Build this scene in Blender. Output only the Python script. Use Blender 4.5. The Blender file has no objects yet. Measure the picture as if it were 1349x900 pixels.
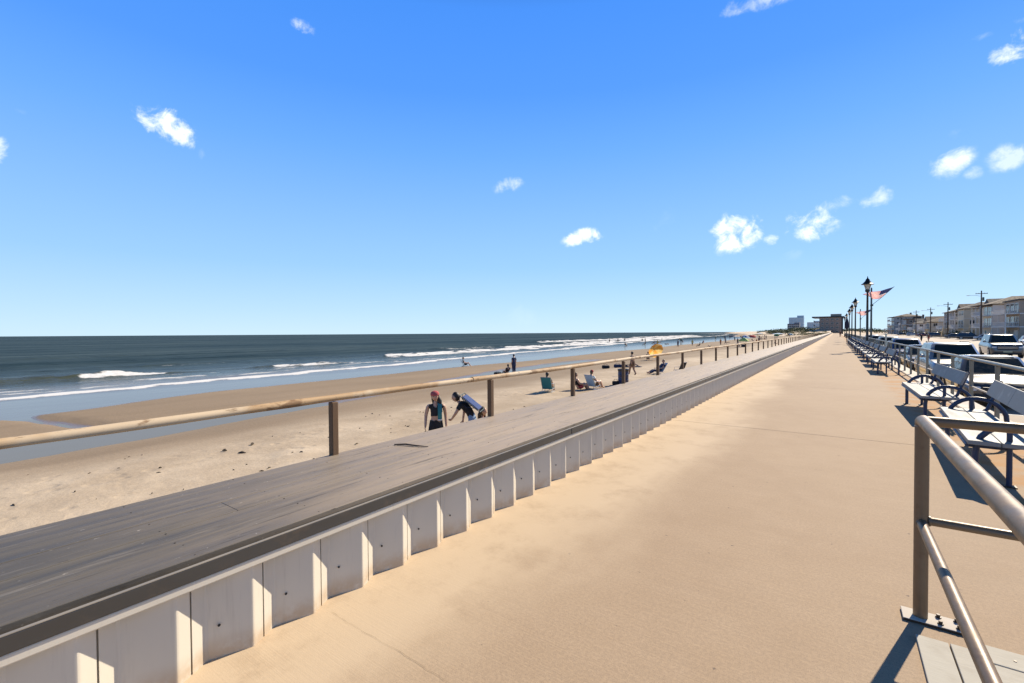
import bpy, bmesh, math, random
from mathutils import Vector, Matrix, noise
R = math.radians
PI = math.pi
rnd = random.Random(7)
S = bpy.context.scene
col = S.collection

# ------------------------------------------------------------------ camera
TH, PH, RH, EYE = R(35.45), math.atan(11.05/600), math.atan(.006), 1.53
cd = bpy.data.cameras.new('camera'); cam = bpy.data.objects.new('camera', cd); col.objects.link(cam)
cf = Vector((-math.sin(TH)*math.cos(PH), math.cos(TH)*math.cos(PH), -math.sin(PH)))
cr0 = Vector((math.cos(TH), math.sin(TH), 0)); cu0 = cr0.cross(cf)
cr = cr0*math.cos(RH) - cu0*math.sin(RH); cu = cu0*math.cos(RH) + cr0*math.sin(RH)
m = Matrix((cr, cu, -cf)).transposed().to_4x4(); m.translation = (0, 0, EYE)
cam.matrix_world = m
cd.sensor_width = 36; cd.lens = 600/1349*36
cd.clip_start = .05; cd.clip_end = 60000
S.camera = cam

# ------------------------------------------------------------------ light
SUN_EL, SUN_AZ = R(37), math.atan2(.285, .958)          # azimuth from +Y towards +X
sd = Vector((math.sin(SUN_AZ)*math.cos(SUN_EL), math.cos(SUN_AZ)*math.cos(SUN_EL), math.sin(SUN_EL)))
sl = bpy.data.lights.new('sun', 'SUN'); so = bpy.data.objects.new('sun', sl); col.objects.link(so)
sl.energy = 5.0; sl.angle = R(.53); sl.color = (1, .88, .70)
so.rotation_euler = sd.to_track_quat('Z', 'Y').to_euler(); so.location = sd*50
S.view_settings.view_transform = 'Standard'; S.view_settings.look = 'None'
S.view_settings.exposure = .67; S.view_settings.gamma = 1

W = bpy.data.worlds.new('World'); S.world = W; W.use_nodes = True
wt = W.node_tree; wt.nodes.clear()
def wn(t, **k):
    n = wt.nodes.new(t)
    for a, b in k.items(): setattr(n, a, b)
    return n
def wl(a, b): wt.links.new(a, b)
sky = wn('ShaderNodeTexSky', sky_type='NISHITA', sun_disc=False)
sky.sun_elevation = SUN_EL; sky.sun_rotation = SUN_AZ
sky.altitude = 0; sky.air_density = 1.0; sky.dust_density = .05; sky.ozone_density = 3.5
# clear-day gradient of a polarised autumn sky, its unseen zenith darkened to deepen shadows, blended with the Nishita sky so that the glow towards the sun stays
sgeo = wn('ShaderNodeTexCoord'); sxyz = wn('ShaderNodeSeparateXYZ'); wt.links.new(sgeo.outputs['Generated'], sxyz.inputs[0])
grad = wn('ShaderNodeValToRGB'); wl(sxyz.outputs['Z'], grad.inputs[0])
GR = [(0.0, (.60, .82, .99)), (.05, (.50, .745, 1.0)), (.14, (.345, .625, 1.02)), (.25, (.25, .525, 1.02)), (.36, (.155, .425, 1.0)), (.46, (.092, .335, .98)), (.575, (.066, .295, .95)), (.70, (.012, .045, .14)), (1.0, (.006, .02, .055))]
el = grad.color_ramp.elements
while len(el) < len(GR): el.new(.5)
for e_, (p_, c_) in zip(el, GR): e_.position = p_; e_.color = (*c_, 1)
gsc = wn('ShaderNodeVectorMath', operation='SCALE'); wl(grad.outputs[0], gsc.inputs[0]); gsc.inputs['Scale'].default_value = 5.5
tint = wn('ShaderNodeMix', data_type='RGBA', blend_type='MULTIPLY'); tint.inputs['Factor'].default_value = 1
tint.inputs['B'].default_value = (.80, .90, 1.15, 1)
wl(sky.outputs[0], tint.inputs['A'])
hs = wn('ShaderNodeMix', data_type='RGBA'); hs.inputs['Factor'].default_value = .94
wl(tint.outputs['Result'], hs.inputs['A']); wl(gsc.outputs[0], hs.inputs['B'])
bgs = wn('ShaderNodeBackground'); bgs.inputs['Strength'].default_value = .12
wl(hs.outputs['Result'], bgs.inputs['Color'])
# small fair-weather clouds, each an uneven patch of cover in its own part of the sky
geo = wn('ShaderNodeTexCoord')
CLOUDS = [(-0.8944, 0.2863, 0.3437, 0.0554, 0.0335, -0.35, 1.0),
          (-0.8901, 0.3334, 0.3107, 0.0083, 0.0145, 0.0, 0.35),
          (-0.7359, 0.435, 0.5188, 0.0258, 0.0157, 0.0, 0.7),
          (-0.9588, 0.109, 0.2623, 0.0131, 0.0228, 0.0, 0.9),
          (-0.9402, 0.1259, 0.3165, 0.0136, 0.0079, 0.0, 0.25),
          (-0.5533, 0.7737, 0.3087, 0.0413, 0.0175, 0.26, 0.5),
          (-0.4349, 0.8774, 0.2028, 0.0492, 0.0204, 0.17, 0.85),
          (-0.2802, 0.933, 0.226, 0.0324, 0.0271, 0.52, 0.18),
          (-0.1553, 0.9689, 0.1928, 0.0594, 0.0411, 0.17, 1.0),
          (-0.1015, 0.9796, 0.1734, 0.0154, 0.0127, 0.0, 0.6),
          (-0.0419, 0.9797, 0.1959, 0.0492, 0.0348, -0.17, 0.85),
          (0.0023, 0.9752, 0.2213, 0.0332, 0.0166, 0.17, 0.5),
          (0.0585, 0.9734, 0.2214, 0.0341, 0.0207, 0.35, 0.55),
          (0.1383, 0.9564, 0.2573, 0.0296, 0.0262, 0.44, 0.65),
          (0.1651, 0.9579, 0.2349, 0.0122, 0.0114, 0.0, 0.4),
          (0.199, 0.9481, 0.2479, 0.0244, 0.0219, 0.52, 0.5),
          (0.1894, 0.9027, 0.3864, 0.0261, 0.0285, 0.35, 0.95),
          (0.1652, 0.8985, 0.4066, 0.0196, 0.0074, -0.17, 0.4),
          (-0.1153, 0.8384, 0.5327, 0.0853, 0.0149, -0.05, 0.5),
          (0.143, 0.9455, 0.2925, 0.0147, 0.0127, 0.7, 0.3),
          (-0.5581, 0.8289, 0.0397, 0.0498, 0.0303, 0.0, 0.12),
          (0.197, 0.8905, 0.4102, 0.0147, 0.0059, 0.0, 0.3),
          (-0.0596, 0.9887, 0.1377, 0.0293, 0.0144, 0.0, 0.15)]
nz = wn('ShaderNodeTexNoise'); nz.inputs['Scale'].default_value = 26; nz.inputs['Detail'].default_value = 9; nz.inputs['Roughness'].default_value = .66; nz.inputs['Distortion'].default_value = .35
wl(geo.outputs['Generated'], nz.inputs['Vector'])
nz2 = wn('ShaderNodeTexNoise'); nz2.inputs['Scale'].default_value = 11; nz2.inputs['Detail'].default_value = 3
wl(geo.outputs['Generated'], nz2.inputs['Vector'])
def wm(op, a, b=None, c=None, clamp=False):
    n = wn('ShaderNodeMath', operation=op, use_clamp=clamp)
    for i, x in enumerate((a, b, c)):
        if x is None: continue
        if isinstance(x, (int, float)): n.inputs[i].default_value = x
        else: wl(x, n.inputs[i])
    return n.outputs[0]
nsum = wm('ADD', wm('MULTIPLY', wm('SUBTRACT', nz.outputs['Fac'], .5), 5.2), wm('MULTIPLY', wm('SUBTRACT', nz2.outputs['Fac'], .5), 3.0))
total = None
for (cx, cy, cz, ra, rb, tilt, dens) in CLOUDS:
    c = Vector((cx, cy, cz)).normalized()
    a0 = Vector((0, 0, 1)).cross(c).normalized()*-1; b0 = c.cross(a0)*-1
    if b0.z < 0: b0 = -b0
    a = (a0*math.cos(tilt) + b0*math.sin(tilt))/(ra*1.2); b = (b0*math.cos(tilt) - a0*math.sin(tilt))/(rb*1.15)
    sub = wn('ShaderNodeVectorMath', operation='SUBTRACT'); wl(geo.outputs['Generated'], sub.inputs[0]); sub.inputs[1].default_value = c
    da = wn('ShaderNodeVectorMath', operation='DOT_PRODUCT'); wl(sub.outputs[0], da.inputs[0]); da.inputs[1].default_value = a
    db = wn('ShaderNodeVectorMath', operation='DOT_PRODUCT'); wl(sub.outputs[0], db.inputs[0]); db.inputs[1].default_value = b
    r2 = wm('ADD', wm('MULTIPLY', da.outputs['Value'], da.outputs['Value']), wm('MULTIPLY', db.outputs['Value'], db.outputs['Value']))
    e = wm('SUBTRACT', 1.0, r2)
    v = wm('MULTIPLY', wm('ADD', wm('MULTIPLY_ADD', e, 1.75, -.78), nsum), .62, clamp=True)
    core = wm('MULTIPLY', wm('MULTIPLY_ADD', e, 1.4, .25, clamp=True), v)
    v = wm('MULTIPLY', core, dens)
    total = v if total is None else wm('MAXIMUM', total, v)
sm = wn('ShaderNodeMapRange', interpolation_type='SMOOTHSTEP'); wl(total, sm.inputs['Value'])
bgc = wn('ShaderNodeBackground'); bgc.inputs['Color'].default_value = (.93, .96, 1, 1); bgc.inputs['Strength'].default_value = .9
mixw = wn('ShaderNodeMixShader'); wl(sm.outputs[0], mixw.inputs['Fac']); wl(bgs.outputs[0], mixw.inputs[1]); wl(bgc.outputs[0], mixw.inputs[2])
wo = wn('ShaderNodeOutputWorld'); wl(mixw.outputs[0], wo.inputs['Surface'])

# ------------------------------------------------------------------ helpers: materials
class NT:
    def __init__(s, name):
        s.m = bpy.data.materials.new(name); s.m.use_nodes = True; s.t = s.m.node_tree
        s.b = s.t.nodes['Principled BSDF']; s.tc = s.n('ShaderNodeTexCoord')
    def n(s, t, **k):
        n = s.t.nodes.new(t)
        for a, b in k.items(): setattr(n, a, b)
        return n
    def l(s, a, b): s.t.links.new(a, b)
    def noise(s, scale, detail=4, rough=.55, vec=None, stretch=None, dist=0):
        n = s.n('ShaderNodeTexNoise'); n.inputs['Scale'].default_value = scale; n.inputs['Detail'].default_value = detail
        n.inputs['Roughness'].default_value = rough; n.inputs['Distortion'].default_value = dist
        v = vec or s.tc.outputs['Object']
        if stretch:
            mp = s.n('ShaderNodeMapping'); mp.inputs['Scale'].default_value = stretch; s.l(v, mp.inputs['Vector']); v = mp.outputs[0]
        s.l(v, n.inputs['Vector']); return n.outputs['Fac']
    def ramp(s, f, lo, hi, a=0., b=1.):
        n = s.n('ShaderNodeMapRange', interpolation_type='SMOOTHSTEP'); s.l(f, n.inputs['Value'])
        for k, v in zip(('From Min', 'From Max', 'To Min', 'To Max'), (lo, hi, a, b)): n.inputs[k].default_value = v
        return n.outputs[0]
    def math(s, op, a, b=None, clamp=False):
        n = s.n('ShaderNodeMath', operation=op, use_clamp=clamp)
        for i, x in enumerate((a, b)):
            if x is None: continue
            if isinstance(x, (int, float)): n.inputs[i].default_value = x
            else: s.l(x, n.inputs[i])
        return n.outputs[0]
    def mix(s, f, a, b, mode='MIX'):
        n = s.n('ShaderNodeMix', data_type='RGBA', blend_type=mode)
        for k, x in (('Factor', f), ('A', a), ('B', b)):
            if isinstance(x, (int, float)): n.inputs[k].default_value = x
            elif isinstance(x, (tuple, list)): n.inputs[k].default_value = (*x[:3], 1)
            else: s.l(x, n.inputs[k])
        return n.outputs['Result']
    def xyz(s):
        n = s.n('ShaderNodeSeparateXYZ'); s.l(s.tc.outputs['Object'], n.inputs[0]); return n.outputs
    def attr(s, name):
        n = s.n('ShaderNodeAttribute', attribute_name=name); return n.outputs['Fac']
    def bump(s, h, strength, dist=.01):
        n = s.n('ShaderNodeBump'); n.inputs['Strength'].default_value = strength; n.inputs['Distance'].default_value = dist
        s.l(h, n.inputs['Height']); s.l(n.outputs[0], s.b.inputs['Normal'])
    def set(s, color=None, rough=None, metal=None, spec=None):
        for k, x in (('Base Color', color), ('Roughness', rough), ('Metallic', metal), ('Specular IOR Level', spec)):
            if x is None: continue
            if isinstance(x, (int, float)): s.b.inputs[k].default_value = x
            elif isinstance(x, (tuple, list)): s.b.inputs[k].default_value = (*x[:3], 1)
            else: s.l(x, s.b.inputs[k])
        return s.m
def plain(name, c, rough=.5, metal=0., var=.18, scale=6., bump=0., spec=.5, stretch=None, dirt=None):
    """a colour broken up by noise, with optional dirt blotches and grain"""
    t = NT(name)
    f = t.noise(scale, 5, .6, stretch=stretch)
    k = 1-var; h = 1+var*.7
    cc = t.mix(f, tuple(x*k for x in c), tuple(min(1, x*h) for x in c))
    if dirt:
        cc = t.mix(t.ramp(t.noise(scale*.6, 6, .7), .52, .72, 0, dirt[1]), cc, dirt[0])
    t.set(cc, t.ramp(f, .3, .7, max(0, rough-.08), min(1, rough+.08)), metal, spec)
    if bump: t.bump(t.noise(scale*8, 4, .6, stretch=stretch), bump, .004)
    return t.m

# ------------------------------------------------------------------ helpers: meshes and objects
class MB:
    def __init__(s): s.v, s.f, s.mi = [], [], []
    def add(s, vs, fs, mi=0):
        o = len(s.v); s.v += [tuple(v) for v in vs]; s.f += [tuple(i+o for i in f) for f in fs]; s.mi += [mi]*len(fs); return s
    def box(s, x0, x1, y0, y1, z0, z1, mi=0, M=None):
        vs = [Vector((x, y, z)) for z in (z0, z1) for y in (y0, y1) for x in (x0, x1)]
        if M: vs = [M @ v for v in vs]
        return s.add(vs, [(0,2,3,1),(4,5,7,6),(0,1,5,4),(2,6,7,3),(0,4,6,2),(1,3,7,5)], mi)
    def tube(s, pts, r, n=10, mi=0, cap=True, flat=1.):
        pts = [Vector(p) for p in pts]; rs = r if isinstance(r, (list, tuple)) else [r]*len(pts)
        rings = []; prev = None
        for i, p in enumerate(pts):
            d = (pts[min(i+1, len(pts)-1)] - pts[max(i-1, 0)]).normalized()
            if prev is None:
                a = Vector((0, 0, 1)).cross(d)
                if a.length < .05: a = Vector((0, 1, 0)).cross(d)
            else: a = prev - d*prev.dot(d)
            a.normalize(); prev = a; b = d.cross(a)
            rings.append([p + a*math.cos(2*PI*k/n)*rs[i] + b*math.sin(2*PI*k/n)*rs[i]*flat for k in range(n)])
        return s.loft(rings, cap, mi)
    def loft(s, rings, cap=True, mi=0):
        n = len(rings[0]); vs = [v for r in rings for v in r]; fs = []
        for i in range(len(rings)-1):
            for k in range(n):
                a, b = i*n+k, i*n+(k+1) % n
                fs.append((a, b, b+n, a+n))
        if cap: fs += [tuple(range(n))[::-1], tuple(range((len(rings)-1)*n, len(rings)*n))]
        return s.add(vs, fs, mi)
    def lathe(s, prof, n=14, c=(0, 0, 0), axis='z', mi=0, cap=True):
        rings = []
        for r, z in prof:
            ring = []
            for k in range(n):
                x, y = r*math.cos(2*PI*k/n), r*math.sin(2*PI*k/n)
                q = (x, y, z) if axis == 'z' else ((z, x, y) if axis == 'x' else (y, z, x))
                ring.append((q[0]+c[0], q[1]+c[1], q[2]+c[2]))
            rings.append(ring)
        return s.loft(rings, cap, mi)
    def blob(s, c, r, n=10, m=7, mi=0, f=None):
        rings = []
        for i in range(m+1):
            t = PI*(i/m*.98+.01)
            ring = []
            for k in range(n):
                p = Vector((math.sin(t)*math.cos(2*PI*k/n), math.sin(t)*math.sin(2*PI*k/n), -math.cos(t)))
                q = f(p) if f else p
                ring.append((c[0]+q[0]*r[0], c[1]+q[1]*r[1], c[2]+q[2]*r[2]))
            rings.append(ring)
        return s.loft(rings, True, mi)
    def mesh(s, name, mats, smooth=False):
        me = bpy.data.meshes.new(name); me.from_pydata(s.v, [], s.f)
        for q in (mats if isinstance(mats, (list, tuple)) else [mats]): me.materials.append(q)
        if any(s.mi): me.polygons.foreach_set('material_index', s.mi)
        if smooth: me.polygons.foreach_set('use_smooth', [True]*len(me.polygons))
        me.validate(); me.update(); return me
    def build(s, name, mats, parent=None, smooth=False, bevel=0., auto=None):
        o = link(name, s.mesh(name, mats, smooth), parent)
        if bevel:
            b = o.modifiers.new('bevel', 'BEVEL'); b.width = bevel; b.segments = 2; b.limit_method = 'ANGLE'; b.angle_limit = R(40)
        if auto: sharp(o.data, auto)
        return o
def sharp(me, deg):
    me.polygons.foreach_set('use_smooth', [True]*len(me.polygons))
    me.set_sharp_from_angle(angle=R(deg))
def link(name, me, parent=None):
    o = bpy.data.objects.new(name, me); col.objects.link(o)
    if parent: o.parent = parent
    return o
def tag(o, label=None, cat=None, group=None, kind=None):
    for k, v in (('label', label), ('category', cat), ('group', group), ('kind', kind)):
        if v: o[k] = v
    return o
def empty(name, loc=(0, 0, 0), rz=0, **k):
    o = bpy.data.objects.new(name, None); col.objects.link(o); o.location = loc; o.rotation_euler = (0, 0, rz); o.empty_display_size = .2
    return tag(o, **k)
def copy_tree(o, loc=None, rz=None, parent=None, scale=None, **k):
    c = o.copy(); col.objects.link(c)
    if parent: c.parent = parent
    if loc is not None: c.location = loc
    if rz is not None: c.rotation_euler = (0, 0, rz)
    if scale is not None: c.scale = scale
    tag(c, **k)
    for ch in list(o.children): copy_tree(ch, parent=c)
    return c
def swap(o, old, new):
    """give the copy of a thing another material where it has the old one (object-level slots, mesh data stays shared)"""
    for x in [o] + list(o.children_recursive):
        for sl_ in getattr(x, 'material_slots', []):
            if sl_.material == old: sl_.link = 'OBJECT'; sl_.material = new
def fbm(x, y, z=0, o=4):
    return noise.fractal(Vector((x, y, z)), .6, 2.1, o, noise_basis='PERLIN_ORIGINAL')
def sstep(a, b, x):
    t = max(0., min(1., (x-a)/(b-a))); return t*t*(3-2*t)
# ------------------------------------------------------------------ the setting
SEA = -2.2; LOT = -.75
# promenade: broom-finished concrete, sand blown along the foot of the wall, rust under the benches
t = NT('promenade_concrete')
x, y, z = t.xyz()
big = t.noise(.55, 5, .62); mid = t.noise(3.2, 6, .65); fine = t.noise(60, 3, .6); grit = t.noise(240, 2, .5)
broom = t.noise(7, 4, .7, stretch=(.12, 17, 1), dist=.12)
c = t.mix(t.ramp(big, .3, .7), (.372, .267, .170), (.408, .298, .192))
c = t.mix(t.ramp(mid, .36, .7, 0, .35), c, (.45, .335, .225))
c = t.mix(t.ramp(t.noise(2.6, 8, .75), .58, .74, 0, .22), c, (.22, .16, .10))
c = t.mix(t.math('MULTIPLY', t.ramp(t.noise(8, 6, .75), .60, .72), .28), c, (.50, .39, .27))
c = t.mix(t.ramp(broom, .4, .64, .22, 0), c, (.25, .185, .125))
c = t.mix(t.ramp(fine, .36, .64, .30, 0), c, (.22, .165, .115))
c = t.mix(t.ramp(grit, .32, .45, .55, 0), c, (.15, .115, .085))
c = t.mix(t.ramp(t.noise(19, 2, .5), .735, .76, 0, .75), c, (.13, .10, .08))
edge = t.math('ADD', x, t.math('MULTIPLY', t.math('SUBTRACT', t.noise(.5, 5, .6, stretch=(1, .5, 1)), .5), 1.9))
drift = t.ramp(edge, -1.75, -1.0, 1, 0)
c = t.mix(t.math('MULTIPLY', drift, t.ramp(t.noise(2.2, 6, .7), .22, .55, .25, .85)), c, (.53, .415, .285))
rust = t.math('MULTIPLY', t.math('MULTIPLY', t.ramp(x, 1.0, 1.35), t.ramp(x, 1.9, 2.1, 1, 0)), t.ramp(t.noise(1.5, 5, .65), .38, .62))
c = t.mix(t.math('MULTIPLY', rust, .85), c, (.37, .19, .065))
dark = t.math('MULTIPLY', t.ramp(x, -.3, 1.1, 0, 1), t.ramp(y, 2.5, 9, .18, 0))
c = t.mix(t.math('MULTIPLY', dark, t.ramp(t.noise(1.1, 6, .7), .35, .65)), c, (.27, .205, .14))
t.set(c, .88, spec=.3)
t.bump(t.math('ADD', t.math('MULTIPLY', broom, .8), t.math('ADD', t.math('MULTIPLY', fine, .6), t.math('MULTIPLY', grit, .4))), .2, .005)
M_prom = t.m
M_joint = plain('joint_filler', (.19, .14, .09), .9, var=.5, scale=5, dirt=((.37, .27, .16), 1.))
b = MB(); J = [-40, -18.4, -11.8, -5.2, 8.07] + [8.07+6.8*i for i in range(1, 64)]
gap = lambda q: .005
for a, e in zip(J, J[1:]): b.box(-2.42, 2.02, a+gap(a), e-gap(e), -.3, 0)
pr = b.build('promenade', M_prom, bevel=.004); tag(pr, kind='structure')
b = MB()
for a in J: b.box(-2.42, 2.02, a-gap(a)+.0005, a+gap(a)-.0005, -.2, -.0025)
n_ = 70; o_ = len(b.v); lo = []; hi = []
for i in range(n_+1):       # the nearest joint is worn: a sand-filled line that opens into a crooked crack
    X = -2.25+2.6*i/n_; yc = 1.44+.010*fbm(X*2.2, 3.1, 1, 5)+.006*fbm(X*9, 1.1, 2); w_ = (.0006+.0045*sstep(-1.5, -.4, X))*(.55+.9*max(0, .4+fbm(X*6, 7.7)))
    lo.append((X, yc-w_, .003)); hi.append((X, yc+w_, .003))
b.add(lo+hi, [(i, i+1, n_+2+i, n_+1+i) for i in range(n_)])
tag(b.build('promenade_joint', M_joint), kind='structure')
M_pale = plain('pale_concrete', (.50, .45, .38), .85, var=.15, scale=2, bump=.3, dirt=((.27, .22, .17), .6))
b = MB()
for i in range(70): b.box(2.026, 2.42, -40+i*6.8, -40+(i+1)*6.8-.012, -1.2, .004)
tag(b.build('kerb', M_pale, bevel=.012), kind='structure')

# road and parking lane: sun-bleached, sandy asphalt
t = NT('sandy_asphalt'); x, y, z = t.xyz()
c = t.mix(t.ramp(t.noise(.12, 6, .6), .35, .65), (.33, .27, .205), (.44, .36, .275))
c = t.mix(t.ramp(t.noise(.5, 5, .65, stretch=(1, .12, 1)), .5, .7, 0, .5), c, (.27, .215, .165))
c = t.mix(t.ramp(t.noise(40, 3), .35, .6, .3, 0), c, (.2, .17, .135))
t.set(c, .85); t.bump(t.noise(60, 3), .3, .01); M_road = t.m
b = MB(); ys = [-80+i*40 for i in range(40)]
b.add([(2.42, -300, LOT), (4000, -300, LOT), (4000, 9000, LOT), (2.42, 9000, LOT)], [(0, 1, 2, 3)])
tag(b.build('road', M_road), kind='structure')
M_paint = plain('road_paint', (.62, .60, .54), .7, scale=3, dirt=((.35, .3, .24), .7))
M_ypaint = plain('yellow_paint', (.60, .36, .06), .7, scale=3, dirt=((.35, .28, .18), .7))
b = MB()
for i in range(60): b.box(2.6, 5.3, 17.7+i*6.5, 17.82+i*6.5, LOT-.05, LOT+.004)
for i in range(3): b.box(13.6+i*.32, 13.72+i*.32, -60, 700, LOT-.05, LOT+.004) if i != 1 else None
tag(b.build('road_marking', M_paint), kind='structure')
b = MB(); b.box(2.423, 2.62, -40, 420, LOT-.2, LOT+.14)
tag(b.build('painted_kerb', M_ypaint, bevel=.01), kind='structure')
M_walk = plain('sidewalk_concrete', (.44, .38, .31), .85, scale=1.5, bump=.2)
b = MB(); b.box(25.2, 28.4, -80, 900, LOT-.2, LOT+.13)
tag(b.build('sidewalk', M_walk, bevel=.02), kind='structure')
M_yard = plain('yard_gravel', (.37, .31, .235), .95, var=.3, scale=.6, bump=.4, dirt=((.15, .16, .07), .6))
b = MB(); b.add([(28.4, -80, LOT+.06), (400, -80, LOT+.06), (400, 1200, LOT+.06), (28.4, 1200, LOT+.06)], [(0, 1, 2, 3)])
tag(b.build('yard', M_yard), kind='structure')

# beach: one height field, dry berm, runnel, bar and the slope under the sea
def shore_bend(Y): return 0 if Y < 240 else .00022*(Y-240)**2 if Y < 900 else .00022*660**2 + .29*(Y-900)
def land_z(X, Y):
    s = -X - shore_bend(Y)*.55; d = min(Y, 260)
    n = fbm(X*.12, Y*.06)*.05 + fbm(X*.5, Y*.3, 3)*.012
    if s < 14: n += fbm(X*1.3, Y*1.1, 5)*.022*sstep(3.4, 5, s)
    s -= fbm(3.3, Y*.03, 9)*1.2
    z = -1.30 - .20*sstep(3.3, 6.5, s) - .06*sstep(6, 14, s) - .34*sstep(13, 19.5+.05*d, s)
    sn = 19.1+.14*min(d, 50)                          # landward edge of the runnel
    z -= .20*sstep(sn-2.6, sn+.2, s)
    run = sstep(sn-.6, sn+.5, s)*(1-sstep(sn+1.8, sn+3.8, s))*(1-sstep(48, 62, Y))
    run *= .55+.75*sstep(-.25, .2, fbm(Y*.05+4, 1.7))
    run *= 1-.75*sstep(11, 15, Y)*(1-sstep(22, 26, Y))
    z += .03*sstep(sn+.5, sn+3.5, s)
    z -= .22*run
    su = 29.6+2.4*sstep(3, 14, Y)+.03*d               # seaward edge of the bar
    bar = sstep(sn+1.5, su-2.5, s)*(1-sstep(su-1.6, su+.6, s))
    tip = sstep(-2.5, 2.5, Y + (s-27)*.4)
    z += .035*bar*tip - .05*(1-tip)*sstep(sn+3, sn+5, s)*(1-sstep(33, 36, s))
    ch = math.exp(-((Y-3.8-(29.1-s)*.23)/.42)**2)*sstep(22, 24, s)*(1-sstep(31, 33, s))
    z -= .2*ch
    z -= .16*sstep(su-1.6, su+1.5, s)
    s2 = s - .115*d
    z -= .35*sstep(40, 70, s2) + 4*sstep(60, 220, s2)
    if Y > 340: z += sstep(340, 470, Y)*sstep(62+.10*(Y-340), 18, s)*(3.4+2.0*fbm(X*.03, Y*.02, 2))
    return z + n*(.35 if -2.4 < z < -1.95 else 1)
t = NT('beach_sand'); x, y, z = t.xyz()
wet = t.ramp(t.math('ADD', z, t.math('MULTIPLY', t.math('SUBTRACT', t.noise(.35, 6, .6, stretch=(1, .35, 1)), .5), .22)), -1.72, -1.40, 1, 0)
soak = t.ramp(t.math('ADD', z, t.math('MULTIPLY', t.math('SUBTRACT', t.noise(.5, 5, .6, stretch=(1, .3, 1)), .5), .07)), -2.2, -2.10, 1, 0)
dry = t.mix(t.ramp(t.noise(.8, 6, .62), .35, .65), (.47, .38, .275), (.58, .48, .355))
dry = t.mix(t.ramp(t.noise(5, 5, .7), .56, .72, 0, .45), dry, (.36, .275, .19))
dry = t.mix(t.ramp(t.noise(14, 6, .75, stretch=(1, .6, 1)), .57, .70, 0, .5), dry, (.27, .20, .135))
dry = t.mix(t.ramp(t.noise(90, 2), .3, .5, .25, 0), dry, (.33, .25, .17))
damp = t.mix(t.noise(.4, 6, .6, stretch=(1, .25, 1)), (.175, .13, .083), (.315, .235, .155))
c = t.mix(wet, dry, damp); c = t.mix(soak, c, (.19, .135, .088))
t.set(c, t.ramp(soak, 0, 1, .9, .32), spec=t.ramp(soak, 0, 1, .2, .5))
vo = t.n('ShaderNodeTexVoronoi', feature='SMOOTH_F1'); vo.inputs['Scale'].default_value = 2.6; t.l(t.tc.outputs['Object'], vo.inputs['Vector'])
foot = t.math('MULTIPLY', t.ramp(vo.outputs['Distance'], .05, .38), t.ramp(wet, 0, .8, 1, .06))
t.bump(t.math('ADD', t.math('MULTIPLY', foot, t.ramp(t.noise(.35, 3), .40, .56, 0.05, 1.7)), t.math('MULTIPLY', t.noise(9, 5, .6), .7)), .55, .04); M_sand = t.m
def axis(parts):
    out = []
    for a, b_, st in parts:
        n = max(1, round((b_-a)/st)); out += [a+(b_-a)*i/n for i in range(n)]
    return out + [parts[-1][1]]
def field(name, xs, ys, fz, mat, smooth=True, attr=None):
    nx = len(xs); vs = []; av = []
    for Y in ys:
        for X in xs:
            q = fz(X, Y)
            if attr: vs.append((X, Y, q[0])); av.append(q[1])
            else: vs.append((X, Y, q))
    fs = [(j*nx+i, j*nx+i+1, (j+1)*nx+i+1, (j+1)*nx+i) for j in range(len(ys)-1) for i in range(nx-1)]
    me = bpy.data.meshes.new(name); me.from_pydata(vs, [], fs); me.materials.append(mat)
    me.polygons.foreach_set('use_smooth', [smooth]*len(me.polygons))
    if attr: me.attributes.new(attr, 'FLOAT', 'POINT').data.foreach_set('value', av)
    me.update(); return link(name, me)
xs = axis([(-420, -120, 30), (-120, -50, 6), (-50, -34, 1.), (-34, -18, .35), (-18, -3.25, .5)])
ys = axis([(-60, -4, 4), (-4, 40, .45), (40, 110, 1.4), (110, 330, 6), (330, 900, 25), (900, 4500, 300)])
tag(field('beach', xs, ys, land_z, M_sand), kind='structure')
xs = axis([(-3.3, 2.4, 1.9)]); 
# low dunes beyond the end of the promenade
def dune_z(X, Y): return LOT + .05 + sstep(425, 450, Y)*(1.6+1.3*fbm(X*.03, Y*.03))*sstep(470, 500, Y)*sstep(60, 20, X)
tag(field('dune', axis([(-60, 60, 6)]), axis([(428, 900, 20)]), dune_z, M_sand), kind='structure')

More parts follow.
